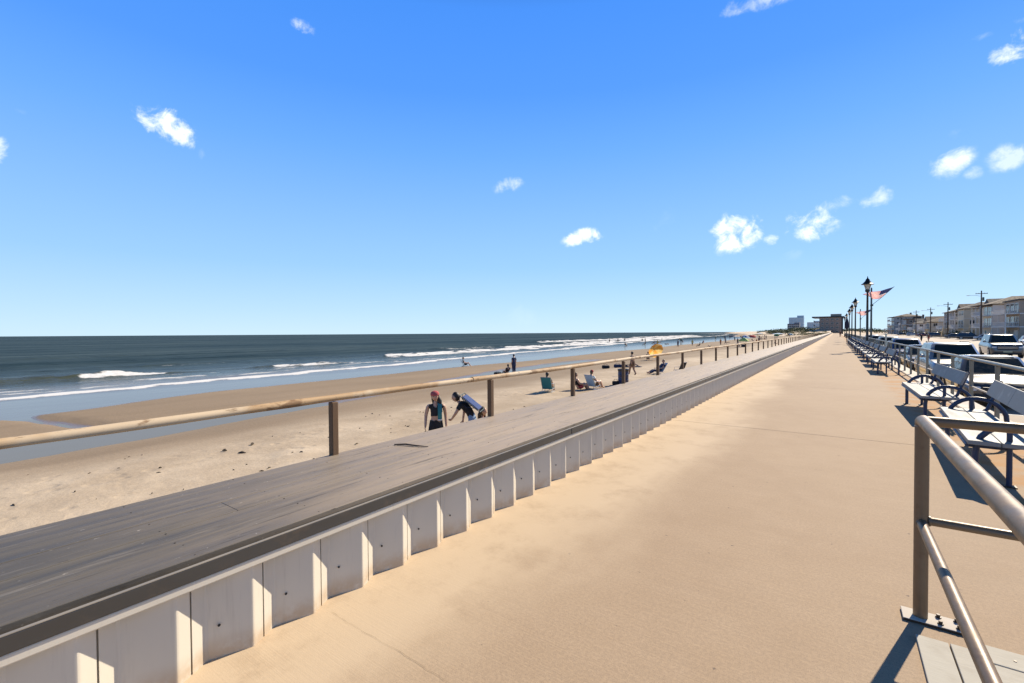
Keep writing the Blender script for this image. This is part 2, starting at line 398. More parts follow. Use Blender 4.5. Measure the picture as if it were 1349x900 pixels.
# sea: swell, two breakers and the swash front are real relief; 'foam' marks where the water is broken
BREAK = [(-52.8, -60, 11, .42, .0, 1.9), (-52.6, 10.4, 16.2, .20, .8, .62), (-53.0, 27, 33, .24, .85, .75), (-66, 10, 70, .22, .15, 3.5),
         (-60, 48, 92, .40, .8, 2.2), (-64, 85, 150, .45, .9, 2.6), (-75, 70, 100, .3, .3, 3.), (-72, 130, 210, .5, 1., 3.), (-82, 190, 300, .5, 1., 3.5), (-96, 150, 330, .45, .8, 4.),
         (-92, 280, 420, .5, 1., 5), (-112, 300, 520, .5, 1., 5), (-84, -60, 40, .2, .0, 5), (-104, -20, 120, .22, .0, 6)]
def sea_z(X, Y):
    d = min(max(Y, 0), 300); bend = shore_bend(Y)
    Xs = X + bend
    wob = fbm(Y*.05, 2.2)*1.7 + fbm(Y*.2, 5.1)*.5
    fr = -38.9 - .135*d + wob                          # where the last spent wave has run up to
    out = fr - Xs                                      # metres seaward of that front
    z = SEA; foam = 0.
    if out > -1:
        z += .09*math.exp(-((out-.5)/.55)**2) + .02*sstep(0, 4, out)
        foam = max(foam, (1.05+.6*fbm(Y*.35, 8.8, 2))*math.exp(-((out-.45)/(.6+.5*max(0, .5+fbm(Y*.12, 4.4, 6))+.004*d))**2))
        lace = sstep(.10, .42, fbm(Xs*.55, Y*.16, 7) + .12*fbm(Xs*2.2, Y*1.1, 3))
        foam = max(foam, lace*.6*sstep(0, 1.2, out)*(1-sstep(7+.04*d, 13+.07*d, out)))
        z += (.05*fbm(Xs*.25, Y*.07, 1) + .03*fbm(Xs*.8, Y*.3, 2))*sstep(1, 14, out)
    for bx, y0, y1, h, fo, wd in BREAK:
        if Y < y0-6 or Y > y1+6: continue
        cx = bx + wob*.7 + .8*math.sin(Y*.11+bx)
        u = Xs - cx; win = sstep(y0-5, y0+1.5, Y)*(1-sstep(y1-1.5, y1+5, Y))
        if abs(u) > 6*wd: continue
        k = wd*.45 if u > 0 else wd*1.6
        z += h*win*math.exp(-(u/k)**2)*(1+.55*fbm(Y*.22, bx, 8))
        fw = sstep(y0-1, y0+.6, Y)*(1-sstep(y1-.8, y1+.8, Y))
        foam = max(foam, fo*fw*1.3*math.exp(-((u-.5*wd)/(wd*.75))**2)*(1+1.3*fbm(Xs*.9, Y*.25, 4)))
    return z, min(1., foam)
t = NT('sea_water'); x, y, z = t.xyz(); fo = t.attr('foam')
shal = t.ramp(x, -62, -40)
fine = t.noise(1.1, 5, .62, stretch=(1, .45, 1)); rip = t.noise(.22, 4, .6, stretch=(1, .4, 1)); chop = t.noise(4.5, 4, .65, stretch=(1, .5, 1))
c = t.mix(t.ramp(t.noise(.02, 4, .6, stretch=(1, .25, 1)), .35, .65), (.020, .034, .037), (.046, .066, .067))
c = t.mix(t.ramp(t.noise(.16, 6, .68, stretch=(1, .13, 1)), .46, .60, 0, .6), c, (.010, .022, .026))
c = t.mix(t.ramp(t.noise(.5, 5, .7, stretch=(1, .1, 1)), .55, .68, 0, .5), c, (.065, .10, .105))
c = t.mix(t.ramp(x, -64, -50, 0, .75), c, (.062, .07, .048)); c = t.mix(t.ramp(x, -50, -42), c, (.165, .155, .128))
fm = t.ramp(t.math('ADD', fo, t.math('MULTIPLY', t.math('SUBTRACT', t.noise(1.9, 8, .75, stretch=(1, .5, 1)), .5), 1.5)), .36, .72)
caps = t.math('MULTIPLY', t.ramp(t.noise(.55, 5, .7, stretch=(1, .3, 1)), .70, .76), .0)
c = t.mix(fm, c, (.60, .595, .58))
t.set(c, t.mix(fm, t.mix(shal, (.26,)*3, (.09,)*3), (.8,)*3), spec=t.math('MULTIPLY', t.ramp(x, -80, -46, .10, .5), t.ramp(x, -31, -27, 1, .45))); t.b.inputs['IOR'].default_value = 1.33
calm = t.ramp(x, -52, -38, 1, .03)
hgt = t.math('ADD', t.math('ADD', t.math('MULTIPLY', fine, .30), t.math('MULTIPLY', rip, 1.6)), t.math('MULTIPLY', chop, .05))
t.bump(t.math('MULTIPLY', hgt, calm), 1.0, .62); M_sea = t.m
# open water: the unresolved facets of the chop mostly show the water body instead of the sky
df = t.n('ShaderNodeBsdfDiffuse'); t.l(c, df.inputs['Color']); t.l(t.b.inputs['Normal'].links[0].from_socket, df.inputs['Normal']); mx = t.n('ShaderNodeMixShader')
t.l(t.math('MAXIMUM', t.ramp(x, -74, -45, .78, .34), t.ramp(x, -32, -28, 0, .5)), mx.inputs[0]); t.l(t.b.outputs[0], mx.inputs[1]); t.l(df.outputs[0], mx.inputs[2])
t.l(mx.outputs[0], [n for n in t.t.nodes if n.type == 'OUTPUT_MATERIAL'][0].inputs[0])
xs = axis([(-9000, -3000, 1500), (-3000, -600, 300), (-600, -140, 30), (-140, -70, 1.4), (-70, -48, .5), (-48, -36, .4), (-36, -18, 3)])
ys = axis([(-900, -60, 60), (-60, 0, 2), (0, 60, .5), (60, 180, 1.2), (180, 560, 4), (560, 1200, 40), (1200, 15000, 800)])
tag(field('sea', xs, ys, sea_z, M_sea, attr='foam'), kind='structure')
# ------------------------------------------------------------------ seawall: vinyl sheet piling under a timber cap
t = NT('vinyl_sheet'); x, y, z = t.xyz()
c = t.mix(t.noise(3, 5, .6, stretch=(1, 1, .25)), (.53, .485, .40), (.61, .565, .475))
c = t.mix(t.ramp(t.noise(14, 4, .7, stretch=(1, 1, .08)), .55, .75, 0, .4), c, (.36, .32, .27))
c = t.mix(t.ramp(t.noise(5, 5, .75, stretch=(1, 1, .12)), .62, .78, 0, .55), c, (.33, .23, .13))
c = t.mix(t.math('MULTIPLY', t.ramp(z, .02, .13, 1, 0), t.ramp(t.noise(7, 5, .7), .3, .6)), c, (.47, .37, .26))
t.set(c, .55); M_vinyl = t.m
t = NT('weathered_deck'); x, y, z = t.xyz()
gr = t.noise(2.2, 6, .68, stretch=(9, .30, 1)); pl = t.n('ShaderNodeTexWhiteNoise', noise_dimensions='1D')
t.l(t.math('FLOOR', t.math('MULTIPLY', x, 5.2)), pl.inputs['W'])
c = t.mix(t.ramp(gr, .3, .7), (.062, .055, .044), (.105, .092, .073))
c = t.mix(t.ramp(t.noise(.9, 5, .65, stretch=(1.5, .35, 1)), .4, .7, 0, .35), c, (.20, .172, .14))
far_pale = t.math('MULTIPLY', t.ramp(t.math('ADD', y, t.math('MULTIPLY', t.math('SUBTRACT', t.noise(.8, 5, .65, stretch=(1.5, .5, 1)), .5), 3.0)), -.2, 3.8, 0, .97), t.ramp(gr, .2, .7, .75, 1))
c = t.mix(far_pale, c, (.385, .30, .215))  # plank colour turns paler in patches farther along Y
c = t.mix(t.math('MULTIPLY', pl.outputs['Value'], .25), c, (.11, .095, .08))
c = t.mix(t.ramp(t.noise(5, 6, .72, stretch=(3, .22, 1)), .55, .70, 0, .55), c, (.225, .195, .155))
c = t.mix(t.ramp(t.noise(7, 6, .72, stretch=(3, .16, 1)), .56, .68, 0, .6), c, (.04, .034, .028))
c = t.mix(t.ramp(t.noise(23, 4, .6, stretch=(1.6, .8, 1)), .66, .74, 0, .75), c, (.48, .43, .37))
c = t.mix(t.ramp(t.noise(38, 4, .6, stretch=(2, .25, 1)), .64, .72, 0, .8), c, (.045, .036, .03))
sandy = t.math('MULTIPLY', t.ramp(x, -3.02, -3.42), t.ramp(t.noise(2, 6, .7, stretch=(1, .4, 1)), .38, .6))
c = t.mix(t.math('MULTIPLY', sandy, .8), c, (.42, .335, .24))
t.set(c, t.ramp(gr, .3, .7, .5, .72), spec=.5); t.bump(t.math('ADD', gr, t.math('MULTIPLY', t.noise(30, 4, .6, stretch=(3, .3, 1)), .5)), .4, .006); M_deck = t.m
M_dark = plain('dark_timber', (.035, .030, .026), .7, var=.4, scale=5)
M_fascia = plain('dark_fascia', (.05, .047, .043), .5, var=.3, scale=4, stretch=(1, .2, 1), dirt=((.16, .11, .07), .5))
M_hole = plain('weep_hole_dark', (.03, .027, .024), .9)
wall = empty('seawall', (-2.4, 0, 0), label='low pale vinyl seawall with a dark weathered timber cap along the walkway', cat='seawall')
Y0, Y1 = -14., 428.
def wallobj(mb, name, mat, **k):
    mb.v = [(a+2.4, b_, c_) for a, b_, c_ in mb.v]; return mb.build(name, mat, wall, **k)
PER = .3165
prof = [(0, -.060), (.005, -.0584), (.158, -.0076), (.1615, -.0065), (.168, -.0046), (.1735, -.0039), (.179, -.0047), (.1845, -.0068), (.188, -.0083), (.2340, -.0280), (.2350, -.046), (.2410, -.046), (.2420, -.0310), (.304, -.0585)]
prof = [(q, r_*1.18) for q, r_ in prof]
def piling(y0, y1, zs):
    mb = MB(); n = int((y1-y0)/PER); ring = []
    for i in range(n):
        for dy, dx in prof: ring.append((-2.318+dx, y0+i*PER+dy))
    k = len(ring)
    for zz in zs: mb.v += [(a, b_, zz) for a, b_ in ring]
    for j in range(len(zs)-1):
        for i in range(k-1): mb.f.append((j*k+i, j*k+i+1, (j+1)*k+i+1, (j+1)*k+i)); mb.mi.append(0)
    return mb
YP = .885 - PER*46
def pileset(y0, y1): return piling(y0, y1, (-.28, .44))
n1 = YP + PER*300
o = wallobj(pileset(YP, YP+PER*1390), 'sheet_piling', M_vinyl, auto=16)
hb = MB()
for i in range(46, 46+60):
    yy = YP+i*PER; hb.lathe([(.006, 0), (.0065, .004)], 8, (-2.368 , yy+.035+.014*rnd.random(), .155+.03*rnd.random()), 'x')
wallobj(hb, 'weep_hole', M_hole)['kind'] = 'stuff'
mb = MB(); w = .2145
for i in range(5):
    a = -3.445+i*(w+.0025)
    L = 11.9; yy = Y0 - (i*4.3 % 11.9)
    while yy < Y1:
        mb.box(a, a+w, yy, yy+L-.0004, .48, .521 + rnd.uniform(-.0015, .0015)); yy += L
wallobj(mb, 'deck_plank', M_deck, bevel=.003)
mb = MB(); rr = random.Random(2)
for i in range(5):
    for k in range(26):
        for e_ in (.03, .182): mb.lathe([(.0042, .5195), (.0042, .5222)], 6, (-3.445+i*.217+e_+rr.uniform(-.004, .004), -1.6+k*.61+rr.uniform(-.01, .01), 0))
wallobj(mb, 'screw_head', M_hole)['kind'] = 'stuff'
mb = MB(); mb.box(-3.4, -2.333, Y0, Y1, .40, .476); mb.box(-2.362, -2.304, Y0, Y1, .4765, .497); wallobj(mb, 'deck_beam', M_dark)
mb = MB(); yy = Y0
while yy < Y1: mb.box(-2.301, -2.286, yy, yy+6.09, .449, .514); yy += 6.1
wallobj(mb, 'fascia_board', M_fascia, bevel=.004)
M_edge = plain('pale_edge_angle', (.30, .26, .20), .5, var=.3, scale=5, metal=.2)
mb = MB(); mb.box(-2.302, -2.2855, Y0, Y1, .5145, .5175); wallobj(mb, 'edge_strip', M_edge)
mb = MB(); mb.box(-2.331, -2.294, Y0, Y1, .405, .4475); wallobj(mb, 'waler', M_vinyl, bevel=.006)
mb = MB(); mb.box(-3.42, -3.33, Y0, Y1, -1.9, .478); wallobj(mb, 'beach_side_board', M_dark)

# ------------------------------------------------------------------ beach fence: round log rail on square posts
t = NT('pale_log'); x, y, z = t.xyz()
g = t.noise(3, 6, .65, stretch=(6, .5, 6))
c = t.mix(t.ramp(g, .3, .7), (.33, .205, .10), (.46, .31, .165))
c = t.mix(t.ramp(t.noise(1.3, 4, .6), .44, .58, 0, .75), c, (.56, .45, .31))
c = t.mix(t.ramp(t.noise(2.4, 5, .7, stretch=(2, 1, 2)), .545, .63, 0, .85), c, (.17, .088, .036))
c = t.mix(t.ramp(t.noise(9, 3, .6, stretch=(2, 1.2, 2)), .68, .73, 0, .9), c, (.07, .035, .016))
c = t.mix(t.ramp(t.noise(16, 5, .7, stretch=(2, .4, 2)), .60, .70, 0, .7), c, (.12, .065, .03))
t.set(c, .75); t.bump(g, .3, .004); M_log = t.m
M_post = plain('brown_post', (.125, .068, .032), .75, var=.3, scale=9, stretch=(1, 1, .15), bump=.3)
fence = empty('beach_fence', (-3.43, 0, .52), label='low beach fence of round pale logs on brown posts along the timber cap', cat='fence')
SP = 2.13; k0 = -3
for i in range(k0, 60):
    yy = 2.23+i*SP
    mb = MB(); mb.box(-.029, .029, yy-.029, yy+.029, -.22 if i % 2 else -.21, .445+rnd.uniform(-.006, .004))
    mb.build('post', M_post, fence, bevel=.006)
n = 0
for i in range(k0, 59, 2):
    y0 = 2.23+i*SP-.35; y1 = y0+2*SP
    pts = []; rs = []
    a = rnd.uniform(.029, .032); b_ = rnd.uniform(.028, .031)
    for j in range(13):
        f = j/12; pts.append((.004*math.sin(f*9+i), y0+(y1-y0)*f, .472+.005*math.sin(f*5+i*2.1)))
        rs.append(a+(b_-a)*f+.0022*math.sin(f*31+i))
    MB().tube(pts, rs, 12).build('log_rail', M_log, fence, auto=50)
for i in (1, 2):
    pass
# loose bits on the cap
M_twig = plain('drift_twig', (.09, .06, .04), .9)
o = MB().tube([(0, 0, .006), (.09, .05, .012), (.2, .075, .009), (.31, .12, .006)], [.006, .008, .007, .003], 6).build('driftwood_stick', M_twig)
o.location = (-3.25, 2.72, .523); tag(o, 'thin dark stick lying on the grey timber cap near the fence', 'stick')

# ------------------------------------------------------------------ guard railings
M_pipe = plain('weathered_pipe', (.175, .115, .064), .45, metal=.15, var=.3, scale=11, stretch=(1, 1, 1), dirt=((.10, .055, .028), .85), bump=.12)
M_pipe2 = plain('grey_green_pipe', (.215, .205, .165), .42, metal=.4, var=.22, scale=5, dirt=((.17, .12, .07), .7))
M_bolt = plain('dark_bolt', (.05, .04, .032), .5, metal=.6)
rl = empty('guard_railing', (.372, 3.2, 0), label='tan pipe railing turning a corner at the top of the ramp', cat='railing')
b = MB().tube([(0, 0, .004), (0, 0, 1.025)], .0305, 20); b.build('post', M_pipe, rl, auto=40)
def elbow(h, r): # one bent pipe round the corner
    pts = [(0, -6.2, h), (0, -.075, h)] ; 
    return pts
MB().tube([(0, -6.2, 1.06), (0, -.03, 1.06), (0, -.004, 1.052), (0, 0, 1.03)], [.0295, .0295, .0305, .0305], 20).build('top_rail', M_pipe, rl, auto=50)
MB().tube([(.002, 0, 1.055), (1.70, .0, 1.055)], .026, 18).build('top_rail', M_pipe, rl, auto=40)
MB().tube([(0, -6.2, .515), (0, -.03, .515)], .023, 18).build('mid_rail', M_pipe, rl, auto=40)
MB().tube([(.034, 0, .53), (1.70, 0, .53)], .0215, 18).build('mid_rail', M_pipe, rl, auto=40)
for yy in (-2.6, -5.2): MB().tube([(0, yy, .004), (0, yy, 1.03)], .0325, 18).build('post', M_pipe, rl, auto=40)
MB().tube([(1.70, 0, .004), (1.70, 0, 1.085)], .0325, 18).build('post', M_pipe, rl, auto=40)
wd = MB()
for p_, ax in (((0, -.032, .515), 'y'), ((.032, 0, .53), 'x')): wd.lathe([(.0245, -.006), (.0275, 0), (.0245, .006)], 16, p_, ax)
wd.build('weld_bead', M_pipe, rl, auto=60)['kind'] = 'stuff'
for X_, Y_ in ((0, 0), (1.7, 0)):
    pl_ = MB().box(X_-.075, X_+.20 if X_ == 0 else X_+.07, Y_-.062, Y_+.062, .006, .016).build('base_plate', M_pale, rl, bevel=.002)
    if X_ == 0:
        for q in ((.075, .034), (.145, .034), (.075, -.034), (.145, -.034)):
            MB().lathe([(.013, .0165), (.013, .022), (.0085, .0222), (.0085, .034)], 6, (q[0], q[1], 0)).build('bolt', M_bolt, pl_)
        MB().box(-.074, .2, -.0635, -.0622, .003, .014).build('plate_edge', M_bolt, pl_)
M_wood = plain('grey_ramp_board', (.42, .39, .32), .85, var=.22, scale=4, stretch=(.4, 3, 1), bump=.3, dirt=((.30, .26, .2), .5))
rp = empty('ramp_landing', (.377, 3.09, 0), label='pale grey boarded ramp landing behind the corner railing', cat='ramp')
mb = MB(); yy = 0
for i, w_ in enumerate((.16, .17, .19, .19, .19, .19, .19, .19, .19, .19)):
    mb.box(.19, 1.64, yy-w_+.008, yy, -.02, .012 - .0006*i); yy -= w_
mb.build('cross_board', M_wood, rp, bevel=.003)
mb = MB(); mb.box(-.045, .075, -2.2, -.085, -.02, .0125); mb.box(.081, .183, -2.2, -.085, -.02, .014); mb.build('edge_board', M_wood, rp, bevel=.003)
mb = MB()
for i in range(10): mb.lathe([(.006, .012), (.006, .0145)], 6, (.30+.62*(i % 3), -.08-.17*(i//3), 0))
mb.build('nail_head', M_bolt, rp)['kind'] = 'stuff'

lr = empty('walkway_railing', (2.15, 0, 0), label='long grey-green railing between the benches and the parked cars', cat='railing')
y = 3.3; ys_ = [5.4, 7.1, 8.9] + [10.65+1.76*i for i in range(88)]
for yy in ys_:
    MB().box(-.028, .028, yy-.026, yy+.026, -.1, .945).build('post', M_pipe2, lr, bevel=.008)
i = 0; yy = 3.3
while yy < 164:
    MB().tube([(0, yy, .972), (0, yy+7.03, .972)], .029, 12).build('top_rail', M_pipe2, lr, auto=40)
    MB().tube([(0, yy, .44), (0, yy+7.03, .44)], .017, 10).build('mid_rail', M_pale, lr, auto=40)
    yy += 7.04

# ------------------------------------------------------------------ benches
M_blue = plain('navy_frame', (.012, .030, .078), .45, var=.35, scale=9, dirt=((.02, .035, .07), .6))
M_plank = plain('grey_plastic_plank', (.225, .228, .218), .65, var=.25, scale=8, stretch=(1, .2, 1), bump=.1, dirt=((.42, .40, .37), .5))
def make_bench(label):
    o = empty('bench', label=label, cat='bench', group='benches along the walkway railing')
    for yy in (-1.14, 1.14):
        P = [(-.03, yy, 0), (-.03, yy, .29)]
        for k in range(1, 12):
            a = PI - PI*k/12; P.append((.255+.285*math.cos(a), yy, .33+.275*math.sin(a)))
        P += [(.54, yy, .29), (.54, yy, 0)]
        f = MB().tube(P, .027, 10, flat=.9)
        f.tube([(.205, yy, 0), (.205, yy, .59)], .022, 8)
        Q = [(.49, yy+.01, .86), (.44, yy+.01, .70), (.40, yy+.01, .59), (.36, yy+.01, .47), (.28, yy+.01, .395), (.16, yy+.01, .372), (-.08, yy+.01, .372)]
        f.tube(Q, .021, 8)
        f.build('end_frame', M_blue, o, auto=50)
        for qx in (-.03, .205, .54): MB().box(qx-.05, qx+.05, yy-.045, yy+.045, .003, .012).build('foot_plate', M_bolt, o)
    for i in range(2): MB().box(-.10+i*.235, .13+i*.235, -1.28, 1.28, .402, .445).build('seat_plank', M_plank, o, bevel=.006)
    Mx = Matrix.Translation((.375, 0, .655)) @ Matrix.Rotation(R(21), 4, 'Y')
    for i in range(2): MB().box(-.018, .018, -1.28 if i == 0 else .003, -.003 if i == 0 else 1.28, 0, .215, M=Mx).build('back_plank', M_plank, o, bevel=.006)
    MB().box(-.07, .33, -.02, .02, .375, .4015).build('seat_brace', M_blue, o)
    MB().tube([(-.1, -1.22, .385), (-.1, 1.22, .385)], .016, 8).build('seat_bar', M_blue, o)
    return o
bench = make_bench('nearest blue-framed bench, partly behind the corner railing'); bench.location = (1.24, 7.55, 0); bench.rotation_euler = (0, 0, R(-3.2))
copy_tree(bench, (1.25, 11.4, 0), R(.4), label='second blue-framed bench, just beyond the corner railing, pale slats in full view')
N = ['third', 'fourth', 'fifth', 'sixth', 'seventh', 'eighth', 'ninth', 'tenth', 'eleventh', 'twelfth', 'thirteenth', 'fourteenth', 'fifteenth', 'sixteenth']
for i in range(14):
    copy_tree(bench, (1.25+rnd.uniform(-.03, .03), 21.8+4.0*i, 0), R(rnd.uniform(-1, 1)),
              label=f'{N[i]} blue-framed bench along the railing, counting from the nearest')

# ------------------------------------------------------------------ lamps, flags, posts
M_black = plain('black_iron', (.010, .012, .012), .35, var=.3, scale=6)
t = NT('lantern_glass'); t.set((.62, .58, .47), .25); t.b.inputs['Transmission Weight'].default_value = .25; M_glass_l = t.m
def make_lamp(label):
    o = empty('street_lamp', label=label, cat='street lamp', group='lantern lamps along the walkway')
    MB().lathe([(.20, 0), (.20, .10), (.165, .14), (.15, .55), (.17, .60), (.12, .68), (.085, .8)], 12).build('base', M_black, o, auto=30)
    MB().lathe([(.082, .78), (.075, 2.5), (.062, 4.2), (.085, 4.24), (.06, 4.3), (.06, 4.42)], 12).build('pole', M_black, o, auto=30)
    ln = MB().lathe([(.06, 4.42), (.15, 4.50), (.155, 4.62), (.13, 4.66)], 12).build('lantern_base', M_black, o, auto=30)
    MB().lathe([(.13, 4.66), (.245, 5.05)], 8).build('lantern_glass', M_glass_l, o)
    mb = MB()
    for k in range(4):
        a = PI/4+k*PI/2; mb.tube([(.135*math.cos(a), .135*math.sin(a), 4.655), (.252*math.cos(a), .252*math.sin(a), 5.05)], .012, 5)
    mb.build('lantern_frame', M_black, o)
    MB().lathe([(.40, 5.02), (.40, 5.05), (.30, 5.12), (.15, 5.30), (.11, 5.42), (.05, 5.48), (.03, 5.56), (.012, 5.66)], 12).build('lantern_cap', M_black, o, auto=40)
    return o
lamp = make_lamp('nearest black lantern lamp post, tallest in the row, by the flag'); lamp.location = (1.9, 43.5, 0)
for i, (X_, Y_, lb) in enumerate([(1.9, 70, 'second tallest black lantern lamp post, beside the smaller flag'), (1.9, 85, 'third black lantern lamp post, close left of the second'),
        (1.9, 101.5, 'fourth black lantern lamp post, small above the benches'), (1.9, 128, 'fifth black lantern lamp post, tiny in the distance'), (1.9, 155, 'farthest black lantern lamp post, just before the walkway vanishes')]):
    copy_tree(lamp, (X_, Y_, 0), label=lb)
M_pole = plain('grey_green_pole', (.075, .09, .08), .5, metal=.3)
def thin(name, c, k=.55):
    """cloth that lets some light through"""
    m_ = plain(name, c, .8, var=.1); t_ = m_.node_tree; b_ = t_.nodes['Principled BSDF']; o_ = [n for n in t_.nodes if n.type == 'OUTPUT_MATERIAL'][0]
    tr = t_.nodes.new('ShaderNodeBsdfTranslucent'); tr.inputs[0].default_value = (*c, 1); mx = t_.nodes.new('ShaderNodeMixShader'); mx.inputs[0].default_value = k
    t_.links.new(b_.outputs[0], mx.inputs[1]); t_.links.new(tr.outputs[0], mx.inputs[2]); t_.links.new(mx.outputs[0], o_.inputs[0]); return m_
M_red = thin('flag_red', (.52, .05, .045)); M_white = thin('flag_white', (.74, .72, .69)); M_navy = thin('flag_blue', (.025, .035, .12), .3)
def make_flag():
    nx_, ny_ = 40, 26
    A, B_, C_, D_ = Vector((1.36, .1, 4.93)), Vector((.62, .05, 4.16)), Vector((-.58, -.55, 4.48)), Vector((-.12, -.3, 4.22))
    def P(i, j, off=0):
        u, v = i/nx_, j/ny_
        q = (A*(1-v)+B_*v)*(1-u) + (C_*(1-v)+D_*v)*u
        w_ = u*(1.2-.3*u)
        q.y += .20*w_*math.sin(u*8.5+v*2.2) + off; q.z += -.24*math.sin(PI*u)*(.35+v*.5)*.8 + .05*w_*math.sin(u*11+v*3)
        return q
    mb = MB(); V = [P(i, j) for j in range(ny_+1) for i in range(nx_+1)]; mb.v = [tuple(v) for v in V]
    for j in range(ny_):
        for i in range(nx_):
            mb.f.append((j*(nx_+1)+i, j*(nx_+1)+i+1, (j+1)*(nx_+1)+i+1, (j+1)*(nx_+1)+i))
            mb.mi.append(2 if (i < 16 and j < 14) else (0 if (j//2) % 2 == 0 else 1))
    for r in range(9):
        for c_ in range(6 if r % 2 == 0 else 5):
            i = 1.2+(c_ + (0 if r % 2 == 0 else .5))*2.55; j = 1.3+r*1.4
            for off in (-.006, .006):
                p = P(i, j, off); ux = (P(i+1, j, off)-p)*.42; uy = (P(i, j+1, off)-p)*.5
                pts = []
                for k in range(10):
                    rr = 1 if k % 2 == 0 else .42; a = PI*k/5; pts.append(p+ux*(rr*math.sin(a))-uy*(rr*math.cos(a)))
                mb.add([p]+pts, [(0, k+1, (k+1) % 10+1) for k in range(10)], 1)
    return mb.mesh('flag', [M_red, M_white, M_navy], True)
fl_me = make_flag()
def make_flagpost(loc, label, flabel, sc=1.):
    o = empty('flag_post', loc, label=label, cat='flag post', group='flag posts along the walkway')
    MB().lathe([(.07, -.2), (.065, 2), (.055, 4.9), (.03, 4.96)], 10).build('pole', M_pole, o, auto=40)
    MB().tube([(.0, 0, 3.55), (.60, .05, 4.12), (1.40, .11, 4.97)], .018, 6).build('angled_staff', M_pole, o)
    MB().box(-.07, .12, -.07, .07, 3.5, 3.62).build('bracket', M_black, o)
    o.scale = (sc,)*3
    f = link('american_flag', fl_me); f.location = loc; f.scale = (sc,)*3
    tag(f, flabel, 'flag', 'american flags above the walkway')
make_flagpost((2.25, 45.9, 0), 'grey-green post right of the nearest lamp, holding the larger flag', 'larger red, white and blue american flag streaming from the post by the nearest lamp')
make_flagpost((2.25, 66, 0), 'grey post right of the second lamp, holding the smaller flag', 'smaller american flag on the farther post, right of the second lamp', .82)
M_cream = plain('cream_paint', (.66, .60, .44), .6)
o = empty('marker_post', (2.06, 29.9, 0), label='thin cream-white marker post standing among the far benches', cat='post')
MB().tube([(0, 0, 0), (0, 0, 1.32)], .035, 8).build('shaft', M_cream, o); MB().lathe([(.05, 1.32), (.05, 1.36), (.02, 1.40)], 8).build('post_cap', M_cream, o)
M_banner = plain('furled_banner', (.018, .022, .04), .9, var=.4, scale=5)
o = empty('banner_pole', (1.2, 79, 0), label='pole with a dark furled banner standing at the walkway edge', cat='banner pole')
MB().tube([(0, 0, 0), (0, 0, 3.4)], .045, 8).build('pole', plain('brown_pole', (.12, .08, .05), .6), o)
MB().lathe([(.05, 1.75), (.20, 1.95), (.27, 2.3), (.22, 2.7), (.17, 3.0), (.07, 3.35)], 9).build('banner', M_banner, o, auto=60)
M_util = plain('utility_pole_wood', (.085, .062, .045), .85, var=.3, scale=3, stretch=(1, 1, .1))
for i, (Y_, h, lb) in enumerate([(147.3, 11.35, 'tallest brown utility pole, in front of the rightmost house'), (185.5, 10.7, 'second utility pole from the right, before the grey house'),
        (216, 10.4, 'third utility pole from the right, with a lamp arm'), (251.7, 10.7, 'fourth utility pole from the right, thin against the sky'), (306, 10.4, 'leftmost utility pole, above the distant low houses')]):
    o = empty('utility_pole', (27, Y_, LOT), label=lb, cat='utility pole', group='utility poles along the far sidewalk')
    MB().lathe([(.17, 0), (.15, h*.5), (.11, h)], 10).build('pole', M_util, o, auto=40)
    c_ = MB().box(-1.0, 1.0, -.17, -.08, h-.75, h-.62).build('crossarm', M_util, o)
    mb = MB()
    for q in (-.9, -.45, .45, .9): mb.lathe([(.04, h-.62), (.055, h-.57), (.03, h-.48)], 8, (q, -.12, 0))
    mb.build('insulator', M_pale, c_, auto=40)
    MB().lathe([(.16, h-2.4), (.18, h-2.3), (.18, h-1.6), (.12, h-1.5)], 10, (.32, 0, 0)).build('transformer', M_pole, o, auto=40)
    MB().tube([(0, 0, h-1.3), (-.9, 0, h-1.05), (-2.0, 0, h-1.0)], .03, 6).build('lamp_arm', M_pole, o)
    MB().blob((-2.2, 0, h-1.03), (.32, .12, .07)).build('lamp_head', M_pale, o, smooth=True)
# ------------------------------------------------------------------ vehicles
M_glass = plain('car_glass', (.018, .026, .028), .06, var=.1, spec=.6)
M_tyre = plain('tyre_rubber', (.018, .018, .018), .85); M_rim = plain('wheel_alloy', (.42, .43, .44), .3, metal=.8)
M_blk = plain('black_trim', (.014, .014, .015), .5); M_chrome = plain('chrome_trim', (.6, .6, .62), .15, metal=1.)
M_lens = plain('headlight_lens', (.55, .58, .60), .08, spec=.8); M_plate = plain('number_plate', (.55, .50, .30), .5); M_tail = plain('tail_lens', (.25, .012, .012), .15)
def paint(name, c):
    t = NT(name); t.set(c, .3, spec=.5); t.b.inputs['Coat Weight'].default_value = .8; t.b.inputs['Coat Roughness'].default_value = .06
    t.set(t.mix(t.noise(3, 4), tuple(v*.9 for v in c), c)); return t.m
P_white = paint('white_paint', (.52, .51, .485)); P_silver = paint('silver_paint', (.36, .37, .37)); P_blue = paint('blue_paint', (.03, .07, .18)); P_grey = paint('charcoal_paint', (.05, .055, .06))
P_green = paint('grey_green_paint', (.16, .18, .155)); P_red = paint('dark_red_paint', (.16, .02, .022)); P_black = paint('black_paint', (.014, .015, .017)); P_tan = paint('beige_paint', (.42, .37, .29))
CARS = {  # length, width, hood height, belt height, roof height, windscreen base y, roof front y, roof rear y, tail-glass base y (y from front = 0 backwards), wheel radius
 'sedan': (4.7, 1.82, .86, .93, 1.45, 1.30, 2.05, 3.25, 4.10, .33, .98),
 'suv':   (4.75, 1.90, 1.02, 1.08, 1.72, 1.20, 1.85, 4.15, 4.62, .37, 1.06),
 'big_suv': (5.2, 2.02, 1.20, 1.22, 1.90, 1.35, 1.85, 4.75, 5.08, .41, 1.2)}
